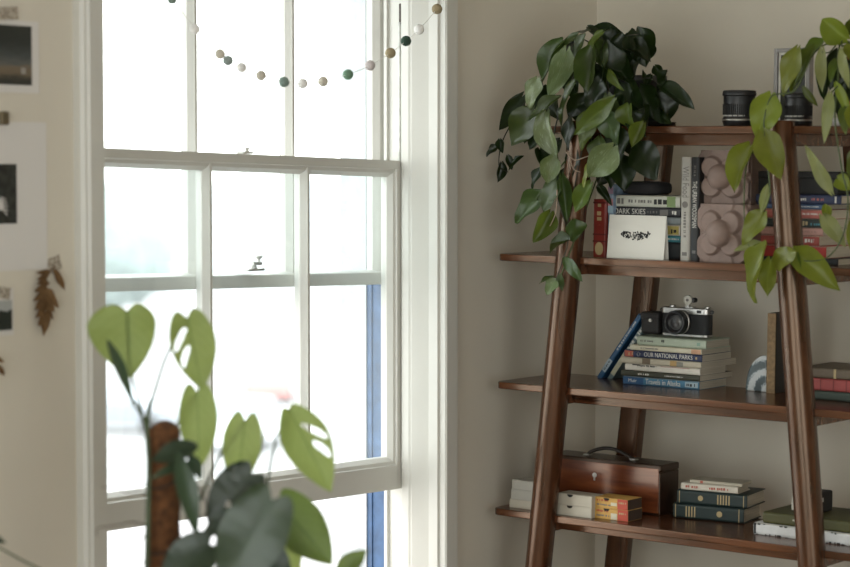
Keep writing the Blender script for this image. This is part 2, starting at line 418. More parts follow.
def house(px, Z, w, d, h, rz, wallc, roofc, label, nwin):
    p = hd(px, 300, Z); p.z = GZ
    r = tag(empty('house', Matrix.Translation(p) @ Matrix.Rotation(rz, 4, 'Z')), label, 'house', 'houses across the street')
    obj('wall', nb(-w / 2, w / 2, 0, d, 0, h), mat('far_wall_' + wallc[0], wallc[1], .9), r)
    bm = bmesh.new(); prism(bm, [(-.3, h), (d / 2, h + d * .32), (d + .3, h)], lambda u, v, q: (q, u, v), 'x', -w / 2 - .2, w / 2 + .2)
    obj('roof', bm, mat('far_roof_' + roofc[0], roofc[1], .9), r)
    for k in range(nwin):
        for zz in (1.2, 4.0):
            if zz + 1.3 > h: continue
            x = -w / 2 + (k + .5) * w / nwin
            f = obj('window', nb(x - .5, x + .5, -.05, .02, zz, zz + 1.4), mat('far_frame', (.8, .8, .8), .6), r)
            obj('pane', nb(x - .42, x + .42, -.07, -.04, zz + .08, zz + 1.32), MATS['car_glass'], f)
house(232, 150, 15, 8, 4.6, YAW - .1, ('grey', (.5, .52, .54)), ('slate', (.36, .39, .42)), 'grey slate-roofed house far off behind the middle panes', 5)
house(292, 168, 8, 7, 5.6, YAW + .2, ('cream', (.7, .68, .64)), ('slate', (.36, .39, .42)), 'taller cream house far off, right of the grey one', 3)
house(160, 175, 11, 8, 4.2, YAW, ('white', (.75, .76, .76)), ('slate', (.36, .39, .42)), 'low white house far off behind the left panes', 4)
def tree(px, Z, h, label):
    p = hd(px, 300, Z); p.z = GZ
    r = tag(empty('tree', p), label, 'tree')
    obj('trunk', lathe(bmesh.new(), [(.3, 0), (.2, h * .5)], 8), mat('bark', (.1, .08, .06), .9), r)
    bm = bmesh.new(); bmesh.ops.create_icosphere(bm, subdivisions=3, radius=1)
    for v in bm.verts:
        k = 1 + .35 * noise.noise(v.co * 2.3); v.co = V((v.co.x * h * .42 * k, v.co.y * h * .42 * k, h * .62 + v.co.z * h * .42 * k))
    obj('crown', bm, mat('far_foliage', (.26, .31, .30), .9, var=.3, scale=2), r, smooth=True)  # distance haze mixed into the crown colour
tree(116, 110, 7.2, 'hazy dark tree far off behind the left pane')

# ------------------------------------------------------------------ shelf frame
TILT = math.radians(.58)
O = hd(499, 381.8, 5.28)
MS = Matrix.Translation(O) @ Matrix.Rotation(TILT, 4, 'Y')
MSI = MS.inverted()
def sl(px, py, y=0.0):
    """pixel -> shelf-frame point on the plane y (0 = front edge of the boards)"""
    return MSI @ hy(px, py, O.y + y)
BT = {1: sl(648, 126, 0).z, 2: sl(501, 253.8, 0).z, 3: 0.0, 4: sl(497, 508.3, 0).z}
BT[5] = BT[4] - .315
DEPTH, TH = .285, .0168
def on(px, py, b):
    """pixel on the top of board b -> shelf-frame x, y"""
    o = MSI @ CAM; d = MSI.to_3x3() @ ray(px, py)
    p = o + d * ((BT[b] - o.z) / d.z); return p
ly = -.004
def legline(pa, pb):
    a = sl(*pa, ly); b = sl(*pb, ly); k = (a.x - b.x) / (a.z - b.z)
    return lambda z: a.x + k * (z - a.z)
LX = legline((567.6, 270), (541, 540)); RXL = legline((786, 200), (810.5, 540))
legr = .0315; REAR = .352
shelf = tag(empty('ladder_shelf', MS @ Matrix.Translation((.6, .15, -O.z))), 'tall dark wood shelf unit with slanted round legs in the corner', 'shelf')
TS = Matrix.Translation((-.6, -.15, O.z))
def sobj(name, bm, m, parent=shelf, **k):
    bmesh.ops.transform(bm, matrix=TS, verts=bm.verts); return obj(name, bm, m, parent, **k)
ZTOP = BT[1] + .012
def leg(fx, y, flat):
    bm = bmesh.new(); zf = -(MS @ V((fx(-O.z), y, 0))).z - 0.0
    rings = []
    for i in range(25):
        z = zf + (ZTOP - zf) * i / 24; t = i / 24
        r = legr * (1.0 - .06 * abs(t - .6)); x = fx(z)
        ring = []
        for k in range(28):
            a = 2 * PI * k / 28
            c, s = math.cos(a), math.sin(a)
            if flat: c = math.copysign(abs(c) ** .3, c); s = math.copysign(abs(s) ** .3, s); q = (x + c * .029, y + s * .02, z)
            else: q = (x + c * r, y + s * r * 1.05, z)
            ring.append(bm.verts.new(q))
        rings.append(ring)
    for A, B in zip(rings, rings[1:]):
        for k in range(28): bm.faces.new([A[k], A[(k + 1) % 28], B[(k + 1) % 28], B[k]])
    bm.faces.new(rings[0][::-1]); bm.faces.new(rings[-1])
    o = sobj('leg', bm, WOODZ, smooth=True, bevel=.004)
leg(LX, ly, False); leg(RXL, ly, False); leg(LX, REAR, True); leg(RXL, REAR, True)
for b in (1, 2, 3, 4, 5):
    z = BT[b]
    x0 = {2: sl(496, 254).x, 3: sl(494.5, 382).x, 4: sl(491.5, 508).x}.get(b, sl(499, 254).x + (.035 if b == 1 else 0))
    x1 = RXL(z) + (LX(z) - x0) + (.02 if b == 1 else 0)
    bm = bmesh.new(); R = .022; pts = []
    for cx, cy, a0 in ((x0 + R, R, PI), (x1 - R, R, 1.5 * PI), (x1 - R, DEPTH - R, 0), (x0 + R, DEPTH - R, .5 * PI)):
        for k in range(7): pts.append((cx + R * math.cos(a0 + k * PI / 12), cy + R * math.sin(a0 + k * PI / 12)))
    prism(bm, pts, lambda u, v, w: (u, v, w), 'z', z - TH, z)
    sobj('shelf_board', bm, WOODX, bevel=.0025)
    lx, rx = LX(z - .03), RXL(z - .03); hr = .0262
    sobj('front_rail', nb(lx + .012, rx - .012, .062, .084, z - TH - hr, z - TH), WOODX, bevel=.0015)
    sobj('back_rail', nb(lx + .012, rx - .012, DEPTH - .04, DEPTH - .018, z - TH - hr, z - TH), WOODX, bevel=.0015)
    for x in (lx, rx): sobj('side_rail', nb(x - .012, x + .012, .01, REAR, z - TH - hr, z - TH), WOODX, bevel=.0015)

def sroot(name, x, y, z, label, cat, group=None, rz=0, ry=0):
    return tag(empty(name, MS @ Matrix.Translation((x, y, z)) @ Matrix.Rotation(rz, 4, 'Z') @ Matrix.Rotation(ry, 4, 'Y')), label, cat, group)

# ------------------------------------------------------------------ books
CLOTH = {}
def cover(name, c, rough=.6, var=.06): return mat('cover_' + name, c, rough, var=var, scale=60)
def book(L, T, D, m, root, hard=True, pages=None, spine=None, tc=None):
    """lies with its spine facing -y: x 0..L, y 0..D, z 0..T"""
    tc = tc or (.0022 if hard else .0007)
    e = .003 if hard else 0
    bm = bmesh.new(); r = min(T * .28, .006)
    outer = [(D, 0), (r, 0)] + [(r - r * math.sin(a) * 1.0, r - r * math.cos(a)) for a in (PI / 6, PI / 3, PI / 2)] + [(0, T - r)] + [(r - r * math.cos(a), T - r + r * math.sin(a)) for a in (PI / 6, PI / 3, PI / 2)] + [(D, T)]
    inner = [(D, T - tc), (tc + .002, T - tc), (tc + .001, tc), (D, tc)]
    prism(bm, outer + inner, lambda u, v, w: (w, u, v), 'x', 0, L)
    c = obj('cover', bm, m, root)
    obj('pages', nb(e, L - e, tc + .0015, D - e, tc, T - tc), pages or PAPER, root)
    return c
def spine_text(root, s, L, T, x, w, m, h=.5, z=None, name='spine_title'):
    return text(name, s, T * h * 1.35, m, root, (x, -.0006, T * .5 if z is None else z), w)
def strokes(root, m, T, x0, x1, zc, h, n=7, name='spine_lettering', seed=1):
    """a line of lettering too small to read"""
    rnd = random.Random(seed); bm = bmesh.new(); x = x0
    while x < x1:
        w = rnd.uniform(.25, .8) * h; box(bm, x, min(x + w, x1), -.0007, .0003, zc - h * rnd.uniform(.3, .5), zc + h * rnd.uniform(.3, .5)); x += w + h * rnd.choice((.25, .3, .8))
    return obj(name, bm, m, root)
def band(root, m, x0, x1, z0, z1, name='spine_band', y=-.0005):
    return obj(name, nb(x0, x1, y, .0006, z0, z1), m, root)
PM = 1 / F * 5.08          # metres per pixel (vertical) near the shelf

def stack(board, spec, y, z0, group, rz=0, base=None, xref=None):
    """spec: (name-color, leftpx, rightpx, thickness px, depth m, hard, label, decorate) from the bottom upwards"""
    z = z0; out = []
    for i, (m, xl, xr, yy, t, D, hard, label, deco, jit) in enumerate(spec):
        a = sl(xl, yy, y); b = sl(xr, yy, y); L = (b.x - a.x) / math.cos(rz); T = t * PM
        r = sroot('book', a.x, y + jit, z, label, 'book', group, rz)
        book(L, T, D, m, r, hard)
        if deco: deco(r, L, T)
        z += T + .0004; out.append(r)
    return z

# ---- shelf 3: tower of books under the camera
g3 = 'books piled under the camera'
y3 = on(624, 383.7, 3).y
def d_alaska(r, L, T):
    band(r, cover('deepblue', (.02, .075, .17)), 0, L * .27, .001, T - .001, 'title_panel')
    spine_text(r, 'Muir', L, T, L * .07, L * .11, WHITEINK, .45)
    text('spine_title', 'Travels in Alaska', T * .95, WHITEINK, r, (L * .30, -.0007, T * .5), L * .46)
    band(r, cover('paleice', (.30, .38, .42)), L * .82, L * .985, T * .2, T * .85)
    strokes(r, BLACKINK, T, L * .84, L * .95, T * .5, T * .4, seed=4)
def d_olive(r, L, T):
    strokes(r, WHITEINK, T, L * .22, L * .36, T * .5, T * .35, seed=2); strokes(r, WHITEINK, T, L * .56, L * .8, T * .5, T * .2, seed=3)
def d_white(r, L, T):
    band(r, BLACKINK, L * .10, L * .2, T * .80, T * .95); strokes(r, BLACKINK, T, L * .17, L * .42, T * .8, T * .26, seed=5)
    band(r, cover('rose', (.35, .2, .17)), L * .48, L * .86, T * .83, T * .93)
def d_photo(r, L, T):
    band(r, cover('umber', (.16, .12, .08)), L * .27, L * .37, .001, T * .96, 'spine_picture'); band(r, cover('ochre', (.38, .24, .09)), L * .62, L * .70, .001, T * .9, 'spine_picture'); band(r, cover('stone', (.20, .19, .16)), L * .70, L * .78, .001, T * .8, 'spine_picture')
def d_parks(r, L, T):
    band(r, cover('rust', (.35, .08, .05)), L * .01, L * .12, T * .08, T * .9, 'spine_picture'); strokes(r, GOLD, T, L * .06, L * .12, T * .5, T * .5, seed=8)
    text('spine_title', 'OUR NATIONAL PARKS', T * .9, WHITEINK, r, (L * .26, -.0007, T * .5), L * .62)
    bm = bmesh.new(); lathe(bm, [(T * .30, -.0009), (T * .30, .0002), (T * .2, .0002), (T * .2, -.0009)], 12, (L * .19, 0, T * .5), 'y', closed=False); obj('emblem', bm, WHITEINK, r)
    strokes(r, GOLD, T, L * .92, L * .97, T * .5, T * .5, seed=9)
def d_cream(r, L, T):
    strokes(r, GREYINK, T, L * .15, L * .4, T * .5, T * .25, seed=10); band(r, cover('peach', (.5, .28, .17)), L * .86, L * .99, T * .08, T * .9)
def d_green(r, L, T):
    strokes(r, GREYINK, T, L * .05, L * .24, T * .5, T * .22, seed=11); strokes(r, BLACKINK, T, L * .36, L * .40, T * .62, T * .3, seed=12); band(r, cover('mint', (.20, .30, .24)), L * .87, L * .92, T * .35, T * .7)
ztop3 = stack(3, [
    (cover('blueice', (.05, .16, .26)), 623, 699, 386, 8.2, .125, False, 'blue book lettered Travels in Alaska, lowest of the pile under the camera', d_alaska, 0),
    (cover('olive', (.042, .042, .026)), 621, 699.5, 379, 6.0, .150, False, 'dark olive book lying second from the bottom under the camera', d_olive, 0),
    (cover('white', (.60, .56, .49)), 625, 700, 371, 6.9, .118, False, 'white book with a black-lettered upper edge, in the pile under the camera', d_white, 0),
    (cover('sand', (.44, .39, .30)), 621, 701, 363, 6.4, .165, False, 'sand coloured book with small pictures on its spine, under the navy one', d_photo, 0),
    (cover('navy', (.024, .032, .075)), 624, 702, 356, 7.3, .135, False, 'navy book lettered OUR NATIONAL PARKS in the pile under the camera', d_parks, 0),
    (cover('cream', (.54, .50, .38)), 630, 701.5, 349, 5.4, .135, False, 'thin cream paperback with a peach spine end, second from the top under the camera', d_cream, 0),
    (cover('sage', (.36, .41, .32)), 637, 706, 342, 9.3, .115, True, 'thick pale sage book on top of the pile, directly under the camera', d_green, 0),
], y3, 0, g3)

# leaning pair
def lean(pb, pt, y, thick, D, m, label, deco, hard=True):
    a = sl(*pb, y); b = sl(*pt, y); d = V((b.x - a.x, 0, b.z - a.z)); L = d.length
    ang = math.atan2(d.x, d.z)                 # lean from upright, towards +x
    # canonical x runs down the spine from the head; thickness to the right
    r = sroot('book', b.x, y, b.z, label, 'book', 'blue books leaning on the pile', 0, PI / 2 + ang)
    book(L, thick, D, m, r, hard)
    deco(r, L, thick)
    return r
def d_l1(r, L, T):
    band(r, cover('sky', (.33, .40, .44)), L * .70, L * .88, T * .05, T * .95, 'title_panel'); strokes(r, WHITEINK, T, L * .1, L * .55, T * .5, T * .35, seed=20); strokes(r, BLACKINK, T, L * .72, L * .86, T * .5, T * .3, seed=21)
def d_l2(r, L, T):
    band(r, cover('ivory', (.42, .40, .28)), L * .52, L * .9, T * .05, T * .95, 'title_panel'); strokes(r, WHITEINK, T, L * .05, L * .48, T * .5, T * .7, seed=22)
yl3 = on(600, 378, 3).y
lean((596.5, 376.5), (638, 313.5), yl3, .0140, .12, cover('royal', (.022, .085, .18), .45), 'blue hardback leaning furthest left against the book pile', d_l1)
lean((606.5, 378.5), (644.5, 320), yl3 + .004, .0135, .115, cover('tealgrey', (.11, .16, .17)), 'grey-green book leaning between the blue hardback and the pile', d_l2)

# black case behind the camera, on the pile
zc = ztop3
a = sl(640, 330, y3 + .055); b = sl(658.5, 330, y3 + .055)
r = sroot('camera_case', a.x, y3 + .055, zc, 'black leather case lying on the pile, left behind the camera', 'case')
bm = nb(0, b.x - a.x, 0, .055, 0, .050); obj('case_body', bm, mat('black_leather', (.014, .012, .011), .6, bump=.3, bscale=400), r, bevel=.008)
obj('flap', nb(-.001, b.x - a.x + .001, -.0015, .056, .034, .0535), MATS['black_leather'], r, bevel=.006)
obj('snap', lathe(bmesh.new(), [(.004, -.004), (.004, 0)], 12, (.03, 0, .034), 'y'), STEEL, r)

# camera
yc = y3 + .055
a = sl(660, 330, yc); b = sl(707.5, 330, yc); W = b.x - a.x
hcam = 29.5 * PM
r = sroot('film_camera', a.x, yc, zc, 'vintage silver and black film camera standing on the book pile', 'camera')
bm = bmesh.new(); dp = .034
def rrect(bm, x0, x1, y0, y1, z0, z1, R, mi=0):
    pts = []
    for cx, cy, a0 in ((x0 + R, y0 + R, PI), (x1 - R, y0 + R, 1.5 * PI), (x1 - R, y1 - R, 0), (x0 + R, y1 - R, .5 * PI)):
        for k in range(7): pts.append((cx + R * math.cos(a0 + k * PI / 12), cy + R * math.sin(a0 + k * PI / 12)))
    prism(bm, pts, lambda u, v, w: (u, v, w), 'z', z0, z1, mi)
    return bm
LEATH = mat('camera_leatherette', (.016, .016, .017), .55, bump=.5, bscale=900)
obj('body', rrect(bmesh.new(), .0006, W - .0006, .0006, dp - .0006, .004, hcam - .014, .012), LEATH, r)
obj('top_plate', rrect(bmesh.new(), 0, W, 0, dp, hcam - .0145, hcam, .012), CHROME, r, bevel=.0015)
obj('base_plate', rrect(bmesh.new(), 0, W, 0, dp, 0, .0062, .012), CHROME, r, bevel=.001)
lc = sl(675.5, 322.5, yc - .025); lx_, lz_ = lc.x - a.x, lc.z - zc
R = 12.3 * PM
bm = bmesh.new(); lathe(bm, [(R * .98, 0), (R * .98, -.006), (R * .93, -.007), (R * .93, -.016), (R, -.017), (R, -.030), (R * .95, -.032), (R * .82, -.032), (R * .74, -.024), (R * .6, -.022)], 48, (lx_, 0, lz_), 'y', closed=False)
L = obj('lens_barrel', bm, BLACK, r, smooth=True, bevel=.0006)
obj('grip_ring', lathe(bmesh.new(), [(R * 1.0, -.006), (R * 1.035, -.0065), (R * 1.035, -.012), (R, -.0125)], 48, (lx_, 0, lz_), 'y', closed=False), STEEL, L)
bm = bmesh.new(); lathe(bm, [(.001, -.027), (R * .3, -.026), (R * .62, -.022)], 40, (lx_, 0, lz_), 'y', closed=False)
obj('front_glass', bm, mat('lens_glass', (.045, .045, .048), .08, spec=.8), L, smooth=True)
obj('inner_ring', lathe(bmesh.new(), [(R * .42, -.0262), (R * .62, -.0235), (R * .64, -.0225)], 40, (lx_, 0, lz_), 'y', closed=False), mat('lens_ring', (.09, .09, .09), .35), L, smooth=True)
for nm, px, w, hh, rad in (('rewind_crank', 669, 0, .004, .008), ('shutter_dial', 704, 0, .004, .0085)):
    q = sl(px, 306, yc); obj(nm, lathe(bmesh.new(), [(rad, hcam), (rad, hcam + hh), (rad * .8, hcam + hh + .001)], 20, (q.x - a.x, dp * .5, 0)), CHROME, r, bevel=.0005)
q = sl(686, 300.2, yc); qx, qz = q.x - a.x, q.z - zc
obj('accessory_shoe', nb(qx - .009, qx + .012, dp * .3, dp * .8, hcam, hcam + .003), CHROME, r, bevel=.0005)
fm = obj('finder', lathe(bmesh.new(), [(.0105, .006), (.0118, .007), (.0118, .014), (.010, .018)], 28, (qx, 0, qz), 'y'), mat('ivory_plastic', (.52, .50, .44), .4), r, bevel=.0006)
obj('finder_mark', lathe(bmesh.new(), [(.0035, .0052), (.0035, .0065)], 16, (qx, 0, qz), 'y'), GREYINK, fm)
obj('finder_grip', lathe(bmesh.new(), [(.005, .008), (.006, .01), (.006, .02), (.004, .021)], 16, (qx + .014, 0, qz), 'y'), BLACK, r)
obj('finder_foot', nb(qx - .003, qx + .003, .009, .016, hcam, qz - .008), CHROME, r)
q = sl(699, 316, yc); obj('viewfinder_window', nb(q.x - a.x - .006, q.x - a.x + .006, -.0006, .002, hcam - .011, hcam - .004), BLACK, r)
for s in (-1, 1):
    x = 0 if s < 0 else W
    obj('strap_lug', lathe(bmesh.new(), [(.0022, -.002), (.005, -.002), (.005, .002), (.0022, .002)], 14, (x + s * .003, dp * .4, hcam - .008), 'y', closed=False), BLACK, r)

# agate bookend and the upright tan book, shelf 3
ya3 = on(750, 391, 3).y
a = sl(745.2, 391, ya3); b = sl(766, 391, ya3); t = sl(764, 355, ya3)
W_, H_ = b.x - a.x, t.z - BT[3]
r = sroot('agate_bookend', a.x, ya3, 0, 'banded grey and white agate slab propped against the tan book', 'bookend')
def agate():
    m, nt, bb, o = nodes('banded_agate')
    tc = N(nt, 'ShaderNodeTexCoord'); mp = N(nt, 'ShaderNodeMapping'); mp.inputs['Location'].default_value = (-.055, 0, -.006)
    w = N(nt, 'ShaderNodeTexWave', wave_type='RINGS', rings_direction='Y'); w.inputs['Scale'].default_value = 9; w.inputs['Distortion'].default_value = 1.6; w.inputs['Detail Scale'].default_value = 20; w.inputs['Phase Offset'].default_value = 2.2
    rp = N(nt, 'ShaderNodeValToRGB'); e = rp.color_ramp.elements
    e[0].color = (.06, .08, .085, 1); e[1].color = (.5, .52, .52, 1); e[0].position = .25; e[1].position = .8
    x = e.new(.5); x.color = (.19, .23, .24, 1)
    nt.links.new(tc.outputs['Object'], mp.inputs[0]); nt.links.new(mp.outputs[0], w.inputs[0]); nt.links.new(w.outputs['Color'], rp.inputs[0]); nt.links.new(rp.outputs[0], bb.inputs['Base Color'])
    bb.inputs['Roughness'].default_value = .22
    return m
bm = bmesh.new()
pts = [(0, 0), (.0, .008)] + [(W_ * (1 - math.cos(u * PI / 2)) * .98, H_ * math.sin(u * PI / 2) ** .85) for u in (.18, .3, .42, .54, .66, .78, .9)] + [(W_, H_ * .985), (W_, 0)]
prism(bm, pts, lambda u, v, w: (u, w, v), 'y', 0, .05)
for v in bm.verts:
    if v.co.y > .03 and v.co.z > .01: v.co.z *= .93; v.co.x = W_ - (W_ - v.co.x) * .92
obj('stone', bm, agate(), r, bevel=.003)
ytan = on(768, 393, 3).y
a = sl(766.2, 393, ytan); b = sl(774.6, 393, ytan); t = sl(767, 313, ytan)
L, T = t.z, b.x - a.x
r = sroot('book', a.x, ytan, L, 'tall upright book with a kraft tan spine and black cover, beside the agate slab', 'book', None, 0, PI / 2)
book(L, T, .15, cover('inkblack', (.012, .011, .010), .5), r, True)
obj('spine_cloth', nb(0, L, -.0006, .0022, .0004, T - .0004), mat('kraft_cloth', (.22, .145, .075), .85, var=.25, scale=120), r)
# right-hand pile, shelf 3
yr3 = on(832, 400.5, 3).y - .01
def d_redcloth(r, L, T):
    for k in (.10, .28, .46, .64, .82): band(r, cover('deepred', (.17, .025, .022)), L * k, L * k + .003, .001, T - .001)
def d_brown(r, L, T): band(r, GOLD, L * .42, L * .45, .001, T - .001); band(r, GOLD, L * .9, L * .92, .001, T - .001)
stack(3, [
    (cover('bottlegreen', (.035, .05, .038)), 800, 876, 398, 9.0, .15, True, 'dark green book at the bottom of the pile right of the right leg', None, 0),
    (cover('clothred', (.30, .055, .05)), 800, 872, 387, 12.0, .145, True, 'faded red clothbound book in the pile right of the right leg', d_redcloth, 0),
    (cover('taupe', (.12, .09, .06)), 801, 880, 374, 10.0, .15, True, 'brown book lying on the faded red one, right of the right leg', d_brown, 0),
], yr3, 0, 'books right of the right leg')

# ------------------------------------------------------------------ shelf 2
z2 = BT[2]
# red upright book
def upright(xl, xr, ytop, y, D, m, label, group, hard=True, board=2):
    a = sl(xl, ytop, y); b = sl(xr, ytop, y); L = a.z - BT[board]; T = b.x - a.x
    r = sroot('book', a.x, y, BT[board] + L, label, 'book', group, 0, PI / 2)
    book(L, T, D, m, r, hard); return r, L, T
r, L, T = upright(593, 606.6, 199, .055, .11, cover('oxblood', (.20, .022, .014), .45), 'small red hardback with a gilt emblem, upright beside the white card', 'upright books on the second shelf')
bm = bmesh.new(); lathe(bm, [(T * .3, -.0008), (T * .3, .0002)], 20, (L * .86, 0, T * .5), 'y'); bmesh.ops.scale(bm, vec=(1.35, 1, 1), space=Matrix.Translation((-L * .86, 0, 0)), verts=bm.verts); obj('gilt_emblem', bm, GOLD, r)
strokes(r, GOLD, T, L * .08, L * .45, T * .5, T * .35, seed=30)
for k in (.05, .6, .72): band(r, cover('darkred', (.09, .01, .008)), L * k, L * k + .003, .001, T - .001)
r, L, T = upright(608, 613.5, 184, .056, .11, cover('mottled', (.18, .24, .32), .5, .5), 'thin upright paperback in mottled blue and pink, behind the white card', 'upright books on the second shelf', False)
for k, c in ((.04, ('lilac', (.35, .24, .33))), (.2, ('pinkish', (.42, .2, .22))), (.3, ('skyblue', (.3, .42, .5)))): band(r, cover(*c), L * k, L * k + .016, .0008, T - .0008, 'spine_picture')
# stack behind the card
g2 = 'books piled behind the white card'
def d_dark(r, L, T):
    text('spine_title', 'DARK SKIES', T * .85, WHITEINK, r, (L * .02, -.0007, T * .5), L * .46); strokes(r, GREYINK, T, L * .52, L * .66, T * .5, T * .3, seed=31); band(r, GREYINK, L * .70, L * .82, T * .2, T * .8); strokes(r, WHITEINK, T, L * .88, L * .94, T * .5, T * .5, seed=32)
def d_wg(r, L, T):
    strokes(r, GREYINK, T, L * .2, L * .56, T * .5, T * .3, seed=33); band(r, cover('fern', (.18, .25, .10)), L * .80, L * .93, .001, T * .95, 'spine_picture'); strokes(r, BLACKINK, T, L * .60, L * .8, T * .45, T * .5, seed=34); strokes(r, GREYINK, T, L * .02, L * .12, T * .5, T * .55, seed=35)
def d_yel(r, L, T): band(r, cover('mustard', (.40, .33, .10)), L * .80, L * .98, T * .1, T * .9, 'spine_picture'); strokes(r, BLACKINK, T, L * .86, L * .96, T * .4, T * .4, seed=36)
def d_teal(r, L, T): strokes(r, WHITEINK, T, L * .75, L * .97, T * .5, T * .3, seed=37)
y2 = .068
ztop2 = stack(2, [
    (cover('nearblack', (.02, .022, .024)), 616, 681, 250, 16.8, .12, True, 'thick black book lowest in the pile behind the white card', None, 0),
    (cover('teal', (.05, .20, .24)), 616, 680.5, 239, 6.4, .12, False, 'teal book in the pile behind the white card', d_teal, 0),
    (cover('white', (.60, .56, .49)), 617, 680, 230, 10.6, .12, False, 'white and mustard book above the teal one, behind the white card', d_yel, 0),
    (cover('greyblue', (.24, .27, .28)), 615, 680.5, 220, 7.2, .12, False, 'grey-blue book right under the DARK SKIES book', None, 0),
    (cover('graphite', (.032, .033, .036)), 613, 680.5, 211, 9.4, .12, True, 'graphite book lettered DARK SKIES above the white card', d_dark, 0),
    (cover('offwhite', (.50, .50, .43)), 616, 680, 201, 11.6, .12, False, 'off-white book with leaf pictures, on the DARK SKIES book', d_wg, 0),
], y2, z2, g2)
a = sl(618, 190, y2 + .01); b = sl(656, 190, y2 + .01)
r = sroot('pouch', a.x, y2 + .01, ztop2, 'black zip pouch lying on the off-white book, under the plant', 'pouch')
bm = bmesh.new(); bmesh.ops.create_uvsphere(bm, u_segments=24, v_segments=12, radius=1)
for v in bm.verts:
    q = [math.copysign(abs(c) ** .5, c) for c in v.co]; v.co = V(((q[0] + 1) * .5 * (b.x - a.x), (q[1] + 1) * .045, (q[2] + 1) * .5 * .032))
obj('body', bm, mat('black_cloth', (.014, .013, .014), .9), r, smooth=True)
obj('zip', nb(.02, b.x - a.x - .02, .004, .009, .022, .025), STEEL, r)
# white folded card
ycd = .03
a = sl(606.6, 258, ycd); b = sl(663.5, 260, ycd); t = sl(608, 214.5, ycd + .01)
W_, H_ = b.x - a.x, t.z - z2
r = sroot('greeting_card', a.x, ycd, z2, 'white folded card with a small dark flower print, standing before the book pile', 'card')
bm = bmesh.new(); k = .011
for s0, s1 in ((0, k), (k, .022)):
    pa, pb = ((0, 0), (k, H_)) if s0 == 0 else ((.022, 0), (k + .0006, H_))
    vs = [bm.verts.new(p) for p in ((0, pa[0], 0), (W_, pa[0], 0), (W_, pb[0], H_), (0, pb[0], H_), (0, pa[0] + .0006, 0), (W_, pa[0] + .0006, 0), (W_, pb[0] + .0006, H_), (0, pb[0] + .0006, H_))]
    for f in ((3, 2, 1, 0), (4, 5, 6, 7), (0, 1, 5, 4), (1, 2, 6, 5), (2, 3, 7, 6), (3, 0, 4, 7)): bm.faces.new([vs[i] for i in f])
cardm = obj('folded_sheet', bm, PAPERW, r)
rnd = random.Random(3); bm = bmesh.new()
def blob(bm, x, z, rx, rz_, ang, y):
    vs = []
    for i in range(9):
        u = 2 * PI * i / 9; px_, pz_ = math.cos(u) * rx, math.sin(u) * rz_
        X = x + px_ * math.cos(ang) - pz_ * math.sin(ang); Z = z + px_ * math.sin(ang) + pz_ * math.cos(ang)
        vs.append(bm.verts.new((X, k * Z / H_ - y, Z)))
    bm.faces.new(vs)
for i in range(80):
    u = rnd.uniform(-1, 1); cx = W_ * (.49 + .26 * u); cz = H_ * (.53 + .065 * u * u * rnd.uniform(.2, 1) + rnd.uniform(-.10, .10) * (1 - .55 * abs(u)))
    blob(bm, cx, cz, rnd.uniform(.0015, .0045), rnd.uniform(.001, .0022), rnd.uniform(0, 3), .0006 + i * .000003)
obj('flower_print', bm, BLACKINK, r)
# two upright books
r, L, T = upright(681, 690.6, 157, .05, .16, cover('palegrey', (.40, .38, .34), .6), 'pale grey upright book titled Wild Food', 'upright books on the second shelf', True)
text('spine_title', 'Wild Food', T * .95, GREYINK, r, (L * .09, -.0007, T * .52), L * .30)
bm = bmesh.new(); lathe(bm, [(T * .3, -.0008), (T * .3, .0002)], 16, (L * .46, 0, T * .5), 'y'); obj('emblem', bm, GREYINK, r)
strokes(r, GREYINK, T, L * .53, L * .80, T * .5, T * .28, seed=41); band(r, GREYINK, L * .92, L * .955, T * .25, T * .75)
r, L, T = upright(691, 699.4, 157.2, .05, .155, cover('coal', (.013, .013, .014), .5), 'black upright book titled THE URBAN WOODSMAN', 'upright books on the second shelf', True)
strokes(r, GREYINK, T, L * .08, L * .2, T * .5, T * .25, seed=42)
text('spine_title', 'THE URBAN WOODSMAN', T * .75, WHITEINK, r, (L * .23, -.0007, T * .5), L * .45)
band(r, GREYINK, L * .9, L * .93, T * .3, T * .7)
# clay flower blocks
def flower_block(xl, xr, yt, z0, label, y, rz, flip):
    a = sl(xl, yt, y); b = sl(xr, yt, y); W_, H_ = b.x - a.x, a.z - z0
    r = sroot('flower_block', a.x, y, z0, label, 'sculpture', 'clay flower blocks', rz)
    n = 76; bm = bmesh.new(); D0 = .075
    def hgt(u, v):
        h = .0
        def disc(cu, cv, R, top, edge):
            d = math.hypot(u - cu, v - cv)
            if d >= R: return 0
            q = d / R; return top * (1 - max(0, (q - edge) / (1 - edge)) ** 2.2)
        for s in ((-1, -1), (1, -1), (-1, 1), (1, 1)):
            h = max(h, disc(.5 + s[0] * .26, .5 + s[1] * .25, .30, .012, .86))
        for q, top in (((.5, -.02), .008), ((.5, 1.02), .008)):
            h = max(h, disc(q[0], q[1], .36, top, .9), disc(q[0], q[1], .26, top * 2, .85))
        for s in ((-1, -1), (1, -1), (-1, 1), (1, 1)):
            h = max(h, disc(.5 + s[0] * .2, .5 + s[1] * .185, .225, .026, .72))
        d = math.hypot(u - .5, v - .5) / .235
        if d < 1: h = max(h, .027 + .022 * math.sqrt(1 - d * d))
        return h
    g = [[bm.verts.new((W_ * i / n, -hgt(i / n, j / n) + .0, H_ * j / n)) for i in range(n + 1)] for j in range(n + 1)]
    for j in range(n):
        for i in range(n): bm.faces.new([g[j][i], g[j][i + 1], g[j + 1][i + 1], g[j + 1][i]])
    obj('relief', bm, PLASTER, r, smooth=True)
    obj('block', nb(.0, W_, .0005, D0, 0.0, H_), PLASTER, r, bevel=.002)
    return z0 + H_
zf = flower_block(700.5, 750.5, 203.5, z2, 'dusky pink clay block with a flower relief, lower of the two', .05, 0, False)
